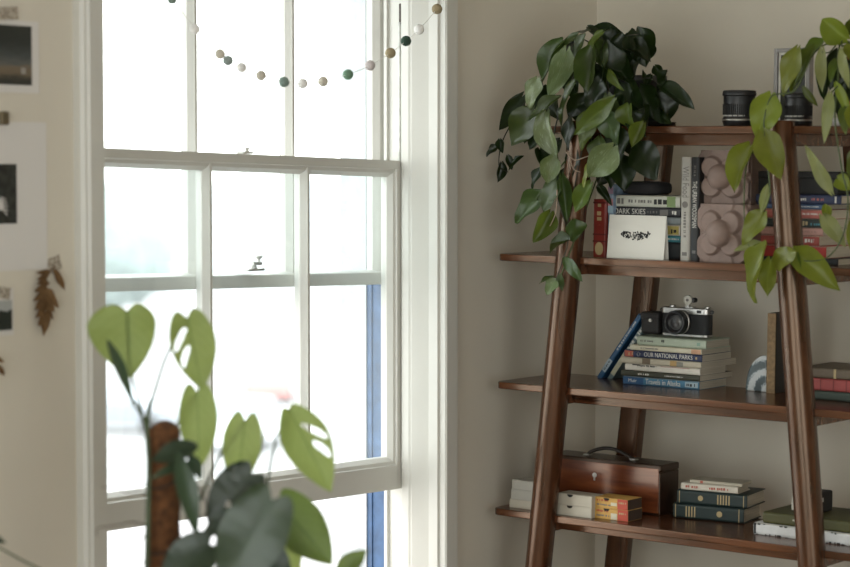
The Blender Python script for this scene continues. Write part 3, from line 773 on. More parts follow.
flower_block(701, 751.5, 150, zf + .0005, 'dusky pink clay block with a flower relief, upper of the two', .085, 0, True)
# pile behind the right leg, shelf 2
def dw(seed, m, x0, x1, h=.4):
    return lambda r, L, T: strokes(r, m, T, L * x0, L * x1, T * .5, T * h, seed=seed)
def d_navy(r, L, T):
    strokes(r, WHITEINK, T, L * .46, L * .62, T * .5, T * .35, seed=50); strokes(r, cover('rose2', (.4, .12, .1)), T, L * .66, L * .80, T * .5, T * .3, seed=51); band(r, WHITEINK, L * .93, L * .95, T * .15, T * .85)
yr2 = .10
def d_yl(r, L, T): strokes(r, GOLD, T, L * .50, L * .70, T * .5, T * .6, seed=52); strokes(r, cover('teal', (.05, .2, .24)), T, L * .74, L * .95, T * .4, T * .3, seed=53)
zt2 = stack(2, [
    (cover('nearblack', (.02, .022, .024)), 757, 838, 256, 6.0, .13, False, 'thin black book lowest in the pile behind the right leg', None, 0),
    (cover('scarlet', (.36, .028, .02)), 756, 826, 247, 11.5, .13, False, 'bright red book second lowest in the pile behind the right leg', dw(54, WHITEINK, .58, .74, .35), 0),
    (cover('brick', (.30, .055, .04)), 757, 819, 235, 9.5, .13, False, 'brick red book in the middle of the pile behind the right leg', dw(55, WHITEINK, .40, .92, .42), 0),
    (cover('blush', (.44, .24, .20)), 757, 823, 225, 7.5, .13, False, 'blush pink paperback in the pile behind the right leg', dw(56, cover('rose', (.35, .2, .17)), .1, .9, .3), 0),
    (cover('greenblack', (.018, .026, .022)), 757, 830, 217, 8.5, .13, False, 'black book with gold lettering in the pile behind the right leg', d_yl, 0),
    (cover('coral', (.36, .10, .08)), 757, 831, 209, 8.8, .13, False, 'coral book under the two blue ones behind the right leg', dw(57, WHITEINK, .6, .85, .22), 0),
    (cover('midblue', (.04, .075, .15)), 757, 826, 201.5, 4.8, .13, False, 'thin mid-blue book in the pile behind the right leg', dw(58, WHITEINK, .55, .9, .25), 0),
    (cover('navy', (.024, .032, .075)), 756, 841, 195, 9.0, .14, True, 'navy hardback near the top of the pile behind the right leg', d_navy, 0),
], yr2, z2, 'books behind the right leg')
a = sl(757, 190, yr2 + .02); b = sl(838, 190, yr2 + .02)
r = sroot('box', a.x, yr2 + .02, zt2, 'black storage box on top of the books behind the right leg', 'box')
obj('body', nb(0, b.x - a.x, 0, .13, 0, .036), BLACKM, r, bevel=.002); obj('lid', nb(-.002, b.x - a.x + .002, -.002, .132, .0365, .05), BLACKM, r, bevel=.002)

# ------------------------------------------------------------------ shelf 4
z4 = BT[4]
CREAMB = mat('cream_board', (.47, .43, .35), .75, var=.05)
GREYB = mat('grey_board', (.40, .385, .34), .75, var=.06)
def slidebox(xl, xr, yy, y, z, t, D, m, label, group, notch=True, deco=None, rz=0):
    a = sl(xl, yy, y); b = sl(xr, yy, y); L, T = b.x - a.x, t * PM
    r = sroot('card_box', a.x, y, z, label, 'box', group, rz)
    bm = bmesh.new(); box(bm, 0, L, .0005, D, 0, .0012); box(bm, 0, L, .0005, D, T - .0012, T); box(bm, 0, .0012, .0005, D, .0012, T - .0012); box(bm, L - .0012, L, .0005, D, .0012, T - .0012)
    obj('sleeve', bm, m, r)
    obj('tray', nb(.0015, L - .0015, .0, D - .001, .0014, T - .0014), m, r)
    if notch:
        bm = bmesh.new(); vs = [bm.verts.new((L * .37 + .008 * math.cos(u), -.0007, T * .74 * 0 + T - .0008 + .008 * math.sin(u) * .8)) for u in [PI + PI * i / 10 for i in range(11)]]
        bm.faces.new(vs); e = bmesh.ops.extrude_face_region(bm, geom=bm.faces[:]); 
        for v in e['geom']:
            if isinstance(v, bmesh.types.BMVert): v.co.y += .001
        obj('thumb_notch', bm, BLACKM, r)
    if deco: deco(r, L, T)
    return z + T + .0004
yb4 = .035
z = z4
gs = 'cream boxes stacked behind the left leg'
z = slidebox(509.5, 547, 504, yb4, z, 8.6, .05, CREAMB, 'cream card box lowest of the three behind the left leg', gs, False)
z = slidebox(511, 547, 493, yb4, z, 10.6, .05, GREYB, 'pale grey card box in the middle of three behind the left leg', gs, False)
z = slidebox(512, 546, 483, yb4, z, 9.8, .05, GREYB, 'pale grey card box topmost of three behind the left leg', gs, False)
yc4 = on(557, 514, 4).y
z = z4; gm = 'small slide boxes on the lowest shelf'
z = slidebox(557, 591.5, 509, yc4, z, 10.6, .05, CREAMB, 'plain cream slide box, lower of the cream pair', gm)
slidebox(557.5, 591.8, 499, yc4, z, 11.4, .05, CREAMB, 'plain cream slide box, upper of the cream pair', gm)
YEL = mat('yellow_print', (.52, .30, .07), .6, var=.12, scale=80); REDP = mat('red_print', (.42, .06, .03), .6)
def d_match(seed):
    def f(r, L, T):
        band(r, REDP, L * .70, L - .0003, .0004, T - .0004, 'red_end'); strokes(r, REDP, T, L * .08, L * .42, T * .72, T * .22, seed=seed); strokes(r, GREYINK, T, L * .08, L * .5, T * .3, T * .2, seed=seed + 1)
        band(r, cover('cream', (.54, .50, .38)), L * .5, L * .68, T * .3 if seed > 60 else .001, T * .6, 'picture')
        strokes(r, GOLD, T, L * .74, L * .96, T * .65, T * .2, seed=seed + 2)
        obj('end_strip', nb(L - .0002, L + .0006, .001, .061, .0006, T - .0006), mat('strip_brown', (.05, .03, .02), .8), r)  # dark brown strip covering the right end
    return f
ym4 = on(594, 517.5, 4).y
z = z4
z = slidebox(594, 628, 512, ym4, z, 11.0, .062, YEL, 'yellow matchbox with a red end, lower of the pair', gm, True, d_match(60))
slidebox(594.3, 627.6, 502, ym4, z, 10.6, .062, YEL, 'yellow matchbox with a red end, upper of the pair', gm, True, d_match(64))
# wooden case
yw4 = .165
a = sl(546, 500, yw4); b = sl(660, 500, yw4); t = sl(620, 463.6, yw4); W_, H_ = b.x - a.x, t.z - z4
MAHOG = wood('polished_mahogany', (.075, .018, .006), (.14, .036, .012), (.22, .062, .02), (1.2, 6, 8), .16, .6)
MAHOGD = wood('dark_mahogany', (.012, .005, .003), (.02, .008, .004), (.03, .012, .006), (1.2, 6, 8), .35, .2)
r = sroot('wooden_case', a.x, yw4, z4, 'polished red-brown wooden case with a carrying handle, behind the matchboxes', 'case')
Dw = .085
obj('front_panel', nb(.004, W_ - .004, -.001, .006, .004, H_ - .003), MAHOG, r, bevel=.001)
obj('body', nb(0, W_, .0, Dw, 0, H_ - .012), MAHOGD, r, bevel=.002)
obj('lid', nb(-.001, W_ + .001, -.0005, Dw + .001, H_ - .0115, H_ + .006), MAHOGD, r, bevel=.004)
q0 = sl(588, 460, yw4 + Dw / 2).x - a.x; q1 = sl(634, 460, yw4 + Dw / 2).x - a.x; zt_ = sl(612, 449, yw4 + Dw / 2).z - z4
bm = bmesh.new(); tube(bm, [(q0, Dw / 2, H_ + .004), (q0 + .008, Dw / 2, zt_ - .012), ((q0 + q1) / 2 - .025, Dw / 2, zt_ - .001), ((q0 + q1) / 2 + .01, Dw / 2, zt_), (q1 - .018, Dw / 2, zt_ - .012), (q1, Dw / 2, H_ + .004)], .0045)
obj('handle', bm, mat('dark_leather', (.02, .014, .01), .45), r, smooth=True)
for q in (q0, q1): obj('handle_mount', nb(q - .008, q + .008, Dw / 2 - .008, Dw / 2 + .008, H_ + .005, H_ + .009), STEEL, r)
q = sl(595, 475, yw4); bm = bmesh.new(); lathe(bm, [(.006, -.0025), (.006, -.0008)], 14, (q.x - a.x, 0, q.z - z4), 'y'); box(bm, q.x - a.x - .002, q.x - a.x + .002, -.0035, -.001, q.z - z4 - .013, q.z - z4)
tag(obj('lock_plate', bm, STEEL, r), 'small metal lock plate')
# green books with two small ones on top
RZ4 = math.radians(9)
pb = on(673.3, 517.6, 4)
GRN = cover('racing_green', (.010, .022, .021), .5)
def d_gr1(r, L, T):
    for k in (.18, .22, .26, .30): band(r, GOLD, L * k, L * k + .003, T * .15, T * .85, 'gilt_line')
    bm = bmesh.new(); lathe(bm, [(T * .2, -.0008), (T * .2, .0002)], 14, (L * .66, 0, T * .5), 'y'); obj('gilt_emblem', bm, GOLD, r)
    band(r, GOLD, L * .03, L * .04, .002, T - .002, 'gilt_line'); band(r, GOLD, L * .93, L * .94, .002, T - .002, 'gilt_line')
def d_gr2(r, L, T):
    for k in (.58, .62, .66, .70, .74): band(r, GOLD, L * k, L * k + .0032, T * .15, T * .85, 'gilt_line')
    bm = bmesh.new(); lathe(bm, [(T * .2, -.0008), (T * .2, .0002)], 14, (L * .34, 0, T * .5), 'y'); obj('gilt_emblem', bm, GOLD, r)
    band(r, GOLD, L * .03, L * .04, .002, T - .002, 'gilt_line'); band(r, GOLD, L * .95, L * .96, .002, T - .002, 'gilt_line')
z = z4; gg = 'dark green gilt books on the lowest shelf'
def placed(px_l, px_r, t, D, m, hard, label, group, deco, z, dx=0, dy=0, rz=RZ4):
    x = sl(px_l, 500, pb.y).x
    L = (sl(px_r, 500, pb.y).x - x) / math.cos(rz); T = t * PM
    r = sroot('book', x + dx, pb.y + dy, z, label, 'book', group, rz)
    book(L, T, D, m, r, hard)
    if deco: deco(r, L, T)
    return z + T + .0004
z = placed(673.3, 738, 15.2, .12, GRN, True, 'dark green gilt book, lower of the pair on the lowest shelf', gg, d_gr1, z)
z = placed(677, 741, 14.0, .125, GRN, True, 'dark green gilt book, upper of the pair on the lowest shelf', gg, d_gr2, z)
z = placed(680, 732, 7.2, .082, cover('bone', (.55, .50, .42)), True, 'small bone-white book lying on the green pair', 'small books on the green pair', lambda r, L, T: (strokes(r, cover('rust', (.35, .08, .05)), T, L * .08, L * .3, T * .5, T * .4, seed=70), strokes(r, cover('rust', (.35, .08, .05)), T, L * .5, L * .85, T * .5, T * .4, seed=71)), z, 0, .004)
z = placed(687, 735, 3.2, .062, cover('bone2', (.42, .38, .30)), False, 'thin pale notebook lying topmost on the green pair', 'small books on the green pair', lambda r, L, T: band(r, cover('rust', (.35, .08, .05)), L * .2, L * .25, .0006, T - .0006), z, 0, .012)
# right-hand pile, shelf 4
yr4 = on(754, 534, 4).y
def d_torn(r, L, T):
    rnd = random.Random(12); bm = bmesh.new(); x = 0
    for s in (0, 1):
        x = 0
        while x < L - .006:
            w = rnd.uniform(.002, .009); h = rnd.uniform(.05, .16) * T
            if rnd.random() < .55: box(bm, x, x + w, -.0007, .0003, (T - h - .0005) if s else .0005, (T - .0005) if s else h)
            x += w + rnd.uniform(.002, .008)
    obj('spine_print', bm, BLACKINK, r); band(r, BLACKINK, .001, .006, .002, T - .002)
def d_ol(r, L, T):
    strokes(r, WHITEINK, T, L * .28, L * .40, T * .55, T * .18, seed=80)
    bm = bmesh.new(); lathe(bm, [(.0035, -.0008), (.0035, .0002)], 12, (L * .82, 0, T * .5), 'y'); obj('gilt_emblem', bm, GOLD, r); band(r, GREYINK, L * .9, L * .97, T * .2, T * .8)
zr = stack(4, [
    (cover('chalk', (.58, .58, .57)), 753.5, 878, 530, 11.4, .17, False, 'long white book with ragged black print, lowest at the right end of the lowest shelf', d_torn, 0),
    (cover('moss', (.06, .058, .014)), 762, 872, 520, 11.2, .165, True, 'long olive green book lying on the white one, right end of the lowest shelf', d_ol, .004),
], yr4, z4, 'books at the right end of the lowest shelf')
yk = yr4 + .05
a = sl(791, 512, yk); b = sl(818.5, 512, yk); t = sl(822, 492.5, yk + .02)
r = sroot('box_camera', a.x, yk, zr, 'small black box camera with a cream front, half hidden by the right leg', 'camera')
W_, H_ = b.x - a.x, t.z - zr
obj('body', nb(0, W_, .003, .07, 0, H_), BLACKM, r, bevel=.004)
obj('front_plate', nb(.001, W_ - .001, 0, .004, .003, H_ * .80), mat('cream_enamel', (.5, .47, .4), .4), r, bevel=.001)
obj('edge_trim', nb(W_ - .006, W_ + .0005, -.0005, .006, H_ * .35, H_ - .004), CHROME, r, bevel=.001)
obj('lens', lathe(bmesh.new(), [(.016, .001), (.016, -.006), (.011, -.006), (.009, -.002)], 24, (W_ * .5, 0, H_ * .45), 'y'), BLACK, r, bevel=.0006)
obj('latch', nb(W_ - .0005, W_ + .002, .01, .02, H_ * .55, H_ * .75), CHROME, r)

# ------------------------------------------------------------------ shelf 1: lenses, frame
z1 = BT[1]
def lens(px0, px1, ytop, y, label, parts):
    mid = (px0 + px1) / 2; R = (px1 - px0) / 2 / F * 5.1; a = sl(mid, 120, y + R); H = sl(mid, ytop, y + R).z - z1
    r = sroot('camera_lens', a.x, y + R, z1, label, 'camera lens', 'camera lenses on the top shelf')
    obj('barrel', lathe(bmesh.new(), [(R * .86, 0), (R * .9, H * .03), (R * .98, H * .14), (R * .98, H * .22), (R * .92, H * .26), (R * .92, H * .84), (R, H * .86), (R, H * .93)], 48), BLACK, r, smooth=True, bevel=.0006)
    bm = bmesh.new()
    for i in range(48):
        a_ = 2 * PI * i / 48; c, s = math.cos(a_), math.sin(a_); q = []
        for zz in (H * .32, H * .62):
            for da, rr in ((-.035, R * .90), (.035, R * .90), (.02, R * .965), (-.02, R * .965)): q.append(bm.verts.new((rr * math.cos(a_ + da), rr * math.sin(a_ + da), zz)))
        for f in ((0, 1, 2, 3), (7, 6, 5, 4), (0, 1, 5, 4), (1, 2, 6, 5), (2, 3, 7, 6), (3, 0, 4, 7)): bm.faces.new([q[k] for k in f])
    obj('focus_grip', bm, BLACKM, r)
    obj('metal_ring', lathe(bmesh.new(), [(R * .985, H * .155), (R * 1.0, H * .16), (R * 1.0, H * .2), (R * .985, H * .205)], 48, closed=False), STEEL, r, smooth=True)
    obj('lens_cap', lathe(bmesh.new(), [(R * .97, H * .932), (R * .97, H * .985), (R * .9, H), (R * .3, H)], 48), BLACKM, r, bevel=.0008)
    bm = bmesh.new()
    for i in range(26): 
        a_ = -PI / 2 - .9 + i * .07
        if i % 5 == 4: continue
        box(bm, -.0008, .0008, 0, .0004, 0, .003); vs = bm.verts[-8:]
        for v in vs: v.co = Matrix.Rotation(a_ + PI / 2, 4, 'Z') @ (v.co + V((0, -R * .925, H * .28)))
    obj('scale_marks', bm, WHITEINK, r)
lens(722.5, 755.5, 90.5, .06, 'black camera lens standing alone on the top shelf between the two plants', 0)
lens(784.5, 812, 93, .05, 'black camera lens half hidden behind the trailing lime leaves', 0)
yfm = .15
a = sl(773, 100, yfm); b = sl(809, 100, yfm); t = sl(775, 48.5, yfm)
r = sroot('picture_frame', a.x, yfm, z1, 'clear-edged picture frame with a dark picture behind the lime leaves', 'frame')
W_, H_ = b.x - a.x, t.z - z1
bm = bmesh.new(); e = .009
box(bm, 0, e, 0, .02, 0, H_); box(bm, W_ - e, W_, 0, .02, 0, H_); box(bm, e, W_ - e, 0, .02, 0, e); box(bm, e, W_ - e, 0, .02, H_ - e, H_)
FR = mat('greyed_acrylic', (.26, .25, .24), .25)
obj('frame_rim', bm, FR, r, bevel=.0015)
obj('mount', nb(e, W_ - e, .008, .016, e, H_ - e), PAPERW, r)
obj('picture', nb(e + .006, W_ - e - .006, .0065, .0079, e + .006, H_ - e - .006), mat('dark_photo', (.012, .014, .011), .3, var=.5, scale=30), r)

# ------------------------------------------------------------------ leaves
def leaf_mesh(base, tip, w, nrm, curl=.15, droop=.12, heart=.16, nu=10, nt=14, wave=.04, holes=(), seed=0, peak=.33, tipw=1.0, side=(1, 1), p0=.3):
    """blade from base to tip (world), width w, facing nrm; returns bmesh with UVs"""
    base, tip = V(base), V(tip); ax = tip - base; L = ax.length; ax.normalize()
    n = (nrm - ax * nrm.dot(ax)).normalized(); sd = n.cross(ax).normalized()
    bm = bmesh.new(); uvl = bm.loops.layers.uv.new('uv'); rnd = random.Random(seed); ph = rnd.uniform(0, 6)
    g = []
    def prof(t):
        a = min(t / peak, 1) if t < peak else 1
        if t < peak: return p0 + (1 - p0) * math.sin(a * PI / 2) ** .8
        q = (t - peak) / (1 - peak); return max(0, (1 - q ** (1.75 * tipw)) ** .95)
    for j in range(nt + 1):
        t = j / nt; row = []
        for i in range(2 * nu + 1):
            u = (i - nu) / nu
            ww = prof(t) * w * .5 * (side[0] if u < 0 else side[1])
            back = heart * L * math.sin(abs(u) * 2.6) * (1 - t) ** 2.6
            al = L * t - back
            h = -droop * L * t * t + curl * w * (abs(u) ** 1.6) * prof(t) + wave * w * math.sin(t * 9 + ph + u * 1.3) * abs(u) + .006 * w * math.sin(t * 40) * abs(u)
            row.append(bm.verts.new(base + ax * al + sd * (u * ww) + n * h))
        g.append(row)
    for j in range(nt):
        for i in range(2 * nu):
            uc, tc_ = (i + .5 - nu) / nu, (j + .5) / nt
            skip = False
            for (hu, ht, ru, rt, sl_) in holes:
                du = uc - hu; dt = tc_ - ht - sl_ * du
                if (du / ru) ** 2 + (dt / rt) ** 2 < 1: skip = True
            if skip: continue
            f = bm.faces.new([g[j][i], g[j][i + 1], g[j + 1][i + 1], g[j + 1][i]])
            for lp, (ii, jj) in zip(f.loops, ((i, j), (i + 1, j), (i + 1, j + 1), (i, j + 1))): lp[uvl].uv = (ii / (2 * nu), jj / nt)
    bmesh.ops.remove_doubles(bm, verts=bm.verts, dist=1e-6)
    bmesh.ops.delete(bm, geom=[v for v in bm.verts if not v.link_faces], context='VERTS')
    return bm
def leafobj(root, bm, m, P, name='leaf'):
    me = bpy.data.meshes.new(name)
    for v in bm.verts: v.co -= P
    bm.to_mesh(me); bm.free(); me.materials.append(m)
    for p in me.polygons: p.use_smooth = True
    o = bpy.data.objects.new(name, me); link(o, root)
    return o
def stemobj(root, pts, r0, r1, m, P, name='stem'):
    bm = bmesh.new(); tube(bm, [V(p) - P for p in pts], r0, r1, 6, 5)
    return obj(name, bm, m, root, smooth=True)

P_DARK = leafmat('pothos_leaf_shaded', (.0085, .0165, .004), (.02, .035, .01), .08, (.08, .15, .02), .3, spec=.3)  # shade of the inner leaves put into a darker green
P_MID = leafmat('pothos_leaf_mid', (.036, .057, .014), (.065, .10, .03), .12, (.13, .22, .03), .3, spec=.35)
P_PALE = leafmat('pothos_leaf_pale_sheen', (.118, .15, .066), (.18, .22, .105), .12, (.2, .28, .06), .33, pale=.3, spec=.4)  # sheen put into the base colour, plus variegated streaks
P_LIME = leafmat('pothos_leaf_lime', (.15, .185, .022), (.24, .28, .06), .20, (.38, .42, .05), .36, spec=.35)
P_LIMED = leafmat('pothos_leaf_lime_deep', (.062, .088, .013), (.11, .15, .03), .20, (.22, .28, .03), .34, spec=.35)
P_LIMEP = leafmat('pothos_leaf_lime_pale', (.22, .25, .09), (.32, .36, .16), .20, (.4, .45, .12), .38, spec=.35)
STEM = mat('green_stem', (.06, .085, .025), .5); STEMD = mat('dark_stem', (.022, .022, .012), .6); ROOT = mat('aerial_root', (.30, .22, .16), .8)
LM = {'d': P_DARK, 'm': P_MID, 'p': P_PALE, 'l': P_LIME, 'k': P_LIMED, 'w': P_LIMEP}
def pt(px, py, y): return hy(px, py, O.y + y)
def leaves(root, P, data, seed, tilt=.75):
    rnd = random.Random(seed)
    for i, (bx, by, tx, ty, w, m, y) in enumerate(data):
        dy = rnd.uniform(-.03, .01)
        b = pt(bx, by, y); t = pt(tx, ty, y + dy)
        vis = (CAM - b).normalized()
        nrm = vis + V((-.35, -.15, .45)) * rnd.uniform(.3, 1.1) + V((rnd.uniform(-1, 1), rnd.uniform(-1, 1), rnd.uniform(-.5, .8))) * tilt
        Z = (b - CAM).dot(FW)
        wm = w / F * Z
        bm = leaf_mesh(b, t, wm * 1.14, nrm, rnd.choice((.08, .2, .35, .55)), rnd.uniform(-.05, .28), rnd.uniform(.08, .15), 8, 12, .085, seed=seed * 100 + i, p0=.28)
        leafobj(root, bm, LM[m], P)

# left pothos
PP = MS @ V((sl(632, 120, .13).x, .13, z1))
zs_ = PP.z
pl = tag(empty('pothos_plant', PP), 'bushy dark green trailing plant spilling over the left of the top shelf', 'plant')
obj('saucer', lathe(bmesh.new(), [(.06, 0), (.098, .003), (.104, .010), (.1, .0105), (.09, .006), (.02, .005)], 40, (0, 0, 0)), BLACKM, pl, smooth=False)
obj('pot', lathe(bmesh.new(), [(.055, .0065), (.066, .03), (.078, .10), (.082, .105), (.082, .118), (.076, .118), (.074, .10), (.01, .098)], 40), mat('dark_pot', (.02, .02, .022), .5), pl, smooth=True)
obj('soil', lathe(bmesh.new(), [(.073, .1), (.06, .107), (.01, .11)], 30), SOIL, pl)
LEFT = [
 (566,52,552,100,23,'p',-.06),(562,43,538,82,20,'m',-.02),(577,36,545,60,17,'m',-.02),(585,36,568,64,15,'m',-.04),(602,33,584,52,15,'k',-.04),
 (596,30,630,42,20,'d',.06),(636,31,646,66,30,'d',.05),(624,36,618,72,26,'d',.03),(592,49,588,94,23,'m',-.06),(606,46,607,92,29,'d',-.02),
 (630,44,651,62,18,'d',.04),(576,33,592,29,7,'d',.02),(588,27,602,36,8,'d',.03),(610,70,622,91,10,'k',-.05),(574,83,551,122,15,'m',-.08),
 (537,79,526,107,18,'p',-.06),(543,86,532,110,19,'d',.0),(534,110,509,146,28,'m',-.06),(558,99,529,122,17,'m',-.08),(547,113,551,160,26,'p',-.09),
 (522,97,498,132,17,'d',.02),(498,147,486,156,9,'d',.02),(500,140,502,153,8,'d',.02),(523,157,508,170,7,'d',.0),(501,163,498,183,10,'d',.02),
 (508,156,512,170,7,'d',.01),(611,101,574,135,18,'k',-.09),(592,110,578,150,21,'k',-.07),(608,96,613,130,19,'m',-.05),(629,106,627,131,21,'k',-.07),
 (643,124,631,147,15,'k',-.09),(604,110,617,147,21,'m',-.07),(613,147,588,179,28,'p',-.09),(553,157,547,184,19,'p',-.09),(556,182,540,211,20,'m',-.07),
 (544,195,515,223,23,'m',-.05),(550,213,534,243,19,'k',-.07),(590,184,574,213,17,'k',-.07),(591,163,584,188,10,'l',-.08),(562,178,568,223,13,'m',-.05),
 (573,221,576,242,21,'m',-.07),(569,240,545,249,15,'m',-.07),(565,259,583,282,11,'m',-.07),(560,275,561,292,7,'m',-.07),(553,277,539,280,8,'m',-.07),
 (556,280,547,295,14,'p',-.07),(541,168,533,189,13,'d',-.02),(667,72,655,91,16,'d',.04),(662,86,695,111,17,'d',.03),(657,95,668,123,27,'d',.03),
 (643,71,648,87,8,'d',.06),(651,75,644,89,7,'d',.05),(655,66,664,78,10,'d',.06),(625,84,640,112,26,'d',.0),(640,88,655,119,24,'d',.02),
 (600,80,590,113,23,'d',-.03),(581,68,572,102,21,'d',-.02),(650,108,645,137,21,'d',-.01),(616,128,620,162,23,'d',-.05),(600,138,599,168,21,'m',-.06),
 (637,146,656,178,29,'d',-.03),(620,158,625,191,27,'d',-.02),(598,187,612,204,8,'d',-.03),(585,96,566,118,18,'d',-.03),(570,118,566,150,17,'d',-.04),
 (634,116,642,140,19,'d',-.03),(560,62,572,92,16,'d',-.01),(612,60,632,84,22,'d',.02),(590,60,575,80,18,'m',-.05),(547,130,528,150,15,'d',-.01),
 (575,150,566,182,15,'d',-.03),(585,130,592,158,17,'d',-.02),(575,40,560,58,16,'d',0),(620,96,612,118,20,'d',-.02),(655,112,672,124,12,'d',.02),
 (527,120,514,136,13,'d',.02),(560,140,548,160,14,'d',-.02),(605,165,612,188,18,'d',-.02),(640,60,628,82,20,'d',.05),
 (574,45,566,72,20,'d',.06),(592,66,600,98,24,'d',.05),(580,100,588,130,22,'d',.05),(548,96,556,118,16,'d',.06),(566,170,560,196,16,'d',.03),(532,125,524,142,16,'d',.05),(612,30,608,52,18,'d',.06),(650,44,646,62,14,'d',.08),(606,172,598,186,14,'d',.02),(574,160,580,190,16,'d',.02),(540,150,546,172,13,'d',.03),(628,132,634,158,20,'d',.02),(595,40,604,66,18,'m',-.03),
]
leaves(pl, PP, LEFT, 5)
top = PP + V((0, 0, .11))
vines = [
 [(600,60,.05),(575,75,-.04),(560,110,-.05),(552,150,-.06),(556,190,-.05),(568,235,-.06),(562,262,-.06),(556,280,-.06)],
 [(596,62,.05),(590,110,-.02),(582,150,-.03),(572,200,-.045),(564,245,-.055)],
 [(598,58,.05),(560,60,.0),(538,85,-.02),(520,110,.0),(503,140,.02),(499,165,.02),(508,172,.01)],
 [(604,56,.06),(625,80,.02),(650,78,.04),(662,88,.03)],
 [(606,60,.05),(610,100,-.04),(612,140,-.05),(604,170,-.05),(596,188,-.04)],
 [(600,56,.06),(585,40,.0),(566,46,-.02)], [(606,55,.06),(622,38,.03),(640,34,.04)], [(545,186,-.06),(538,200,-.05)], [(560,278,-.06),(548,279,-.06)]]
for v in vines: stemobj(pl, [top] + [pt(*q) for q in v], .0022, .0012, STEMD if v[0][0] > 590 else STEM, PP, 'vine')
for q in ([(566,152,-.05),(575,160,-.06),(590,156,-.06),(604,160,-.05)], [(568,150,-.05),(573,168,-.06),(580,172,-.06)], [(557,190,-.08),(556,212,-.08),(550,226,-.08)]):
    stemobj(pl, [pt(*k) for k in q], .0016, .001, ROOT, PP, 'aerial_root')

# right pothos
PQ = MS @ V((sl(873, 110, .13).x, .13, z1))
pr = tag(empty('pothos_plant', PQ), 'lime green trailing plant in a terracotta pot at the right end of the top shelf', 'plant')
obj('saucer', lathe(bmesh.new(), [(.06, 0), (.085, .002), (.09, .018), (.086, .018), (.08, .005), (.02, .004)], 40), mat('white_ceramic', (.6, .58, .56), .35), pr)
obj('pot', lathe(bmesh.new(), [(.05, .0055), (.07, .12), (.078, .125), (.080, .15), (.072, .15), (.068, .13), (.01, .128)], 40), TERRA, pr, smooth=True)
obj('soil', lathe(bmesh.new(), [(.067, .131), (.055, .137), (.01, .14)], 30), SOIL, pr)
RIGHT = [
 (847,39,819,19,24,'l',.02),(823,42,802,63,15,'k',.0),(797,49,779,94,20,'l',-.06),(812,50,785,93,17,'k',-.03),(822,49,818,94,12,'w',-.05),
 (841,50,845,88,10,'w',-.05),(836,84,852,118,9,'l',-.06),(830,94,824,142,11,'w',-.08),(804,88,817,107,7,'k',-.05),(771,95,756,139,28,'l',-.08),
 (764,135,782,180,27,'l',-.09),(750,147,729,191,23,'l',-.08),(768,187,761,214,9,'w',-.08),(764,212,741,244,20,'l',-.08),(759,243,734,251,9,'w',-.08),
 (765,249,743,300,27,'l',-.09),(770,260,763,297,19,'l',-.08),(775,263,798,251,22,'l',-.09),(797,253,838,288,25,'l',-.09),(830,190,805,145,13,'w',-.08),
 (823,216,846,247,15,'w',-.08),(829,217,824,203,9,'l',-.07),(838,179,853,191,15,'l',-.07),(843,107,845,133,11,'k',-.06),(852,108,856,136,13,'l',-.07),
 (851,224,858,264,11,'l',-.08),(848,32,862,15,13,'k',.02),(790,252,800,272,12,'k',-.085),(856,150,850,178,14,'k',-.06),(835,60,830,82,10,'k',-.02),(855,60,850,84,12,'d',-.02),
 (792,60,800,86,12,'d',-.01),(858,200,852,222,12,'l',-.08),(850,45,858,66,14,'l',-.03),(838,52,830,90,18,'d',.02),(848,60,840,100,20,'d',.03),(828,66,824,100,14,'d',.03),(846,85,838,118,16,'d',.02)]
leaves(pr, PQ, RIGHT, 9, .35)
topq = PQ + V((0, 0, .14))
for v in ([(838,44,.03),(815,52,-.03),(795,90,-.07),(772,96,-.08),(764,120,-.08),(764,140,-.09),(748,160,-.085),(744,200,-.08),(747,240,-.08),(760,262,-.085)],
          [(842,42,.03),(838,80,-.05),(835,120,-.07),(842,170,-.08),(848,200,-.08),(843,235,-.08),(828,257,-.085),(806,261,-.09),(795,256,-.09)],
          [(845,40,.04),(830,52,-.03),(822,52,-.05)], [(840,84,-.05),(832,92,-.08)], [(764,140,-.09),(770,190,-.085),(764,212,-.08)], [(845,40,.04),(842,48,-.03)]):
    stemobj(pr, [topq] + [pt(*q) for q in v] if v[0][2] > .02 else [pt(*q) for q in v], .0022, .0013, STEM, PQ, 'vine')

# ------------------------------------------------------------------ monstera by the window
ZM = 3.7
MP = hd(163, 640, ZM); MP.z = .52
mon = tag(empty('monstera_plant', MP), 'potted swiss cheese plant climbing a moss pole before the window', 'plant')
POT = mat('stone_grey_pot', (.30, .29, .27), .7, var=.1, scale=30)
obj('pot', lathe(bmesh.new(), [(.09, 0), (.105, .01), (.13, .20), (.135, .205), (.135, .225), (.125, .225), (.122, .20), (.02, .195)], 40), POT, mon, smooth=True)
obj('soil', lathe(bmesh.new(), [(.121, .2), (.09, .21), (.02, .214)], 30), SOIL, mon)
COIR = mat('coir_fibre', (.115, .046, .015), .95, var=.5, scale=70, bump=.9, bscale=160)
ptop = hd(164, 421, ZM) - MP; pbot = V((ptop.x * .2 + 0, ptop.y * .2, .19))
bm = bmesh.new(); rings = []; R = 15.5 / F * ZM
for i in range(70):
    t = i / 69; c = pbot.lerp(ptop, t); rr = R * (1 if t < .955 else math.sqrt(max(.02, 1 - ((t - .955) / .047) ** 2)))
    ring = []
    for k in range(36):
        a_ = 2 * PI * k / 36; q = V((math.cos(a_), math.sin(a_), 0))
        n1 = noise.noise(V((q.x * 2, q.y * 2, t * 22))) * .10 + noise.noise(V((q.x * 7, q.y * 7, t * 70))) * .10
        ring.append(bm.verts.new(c + q * rr * (1 + n1)))
    rings.append(ring)
for A, B in zip(rings, rings[1:]):
    for k in range(36): bm.faces.new([A[k], A[(k + 1) % 36], B[(k + 1) % 36], B[k]])
bm.faces.new(rings[-1])
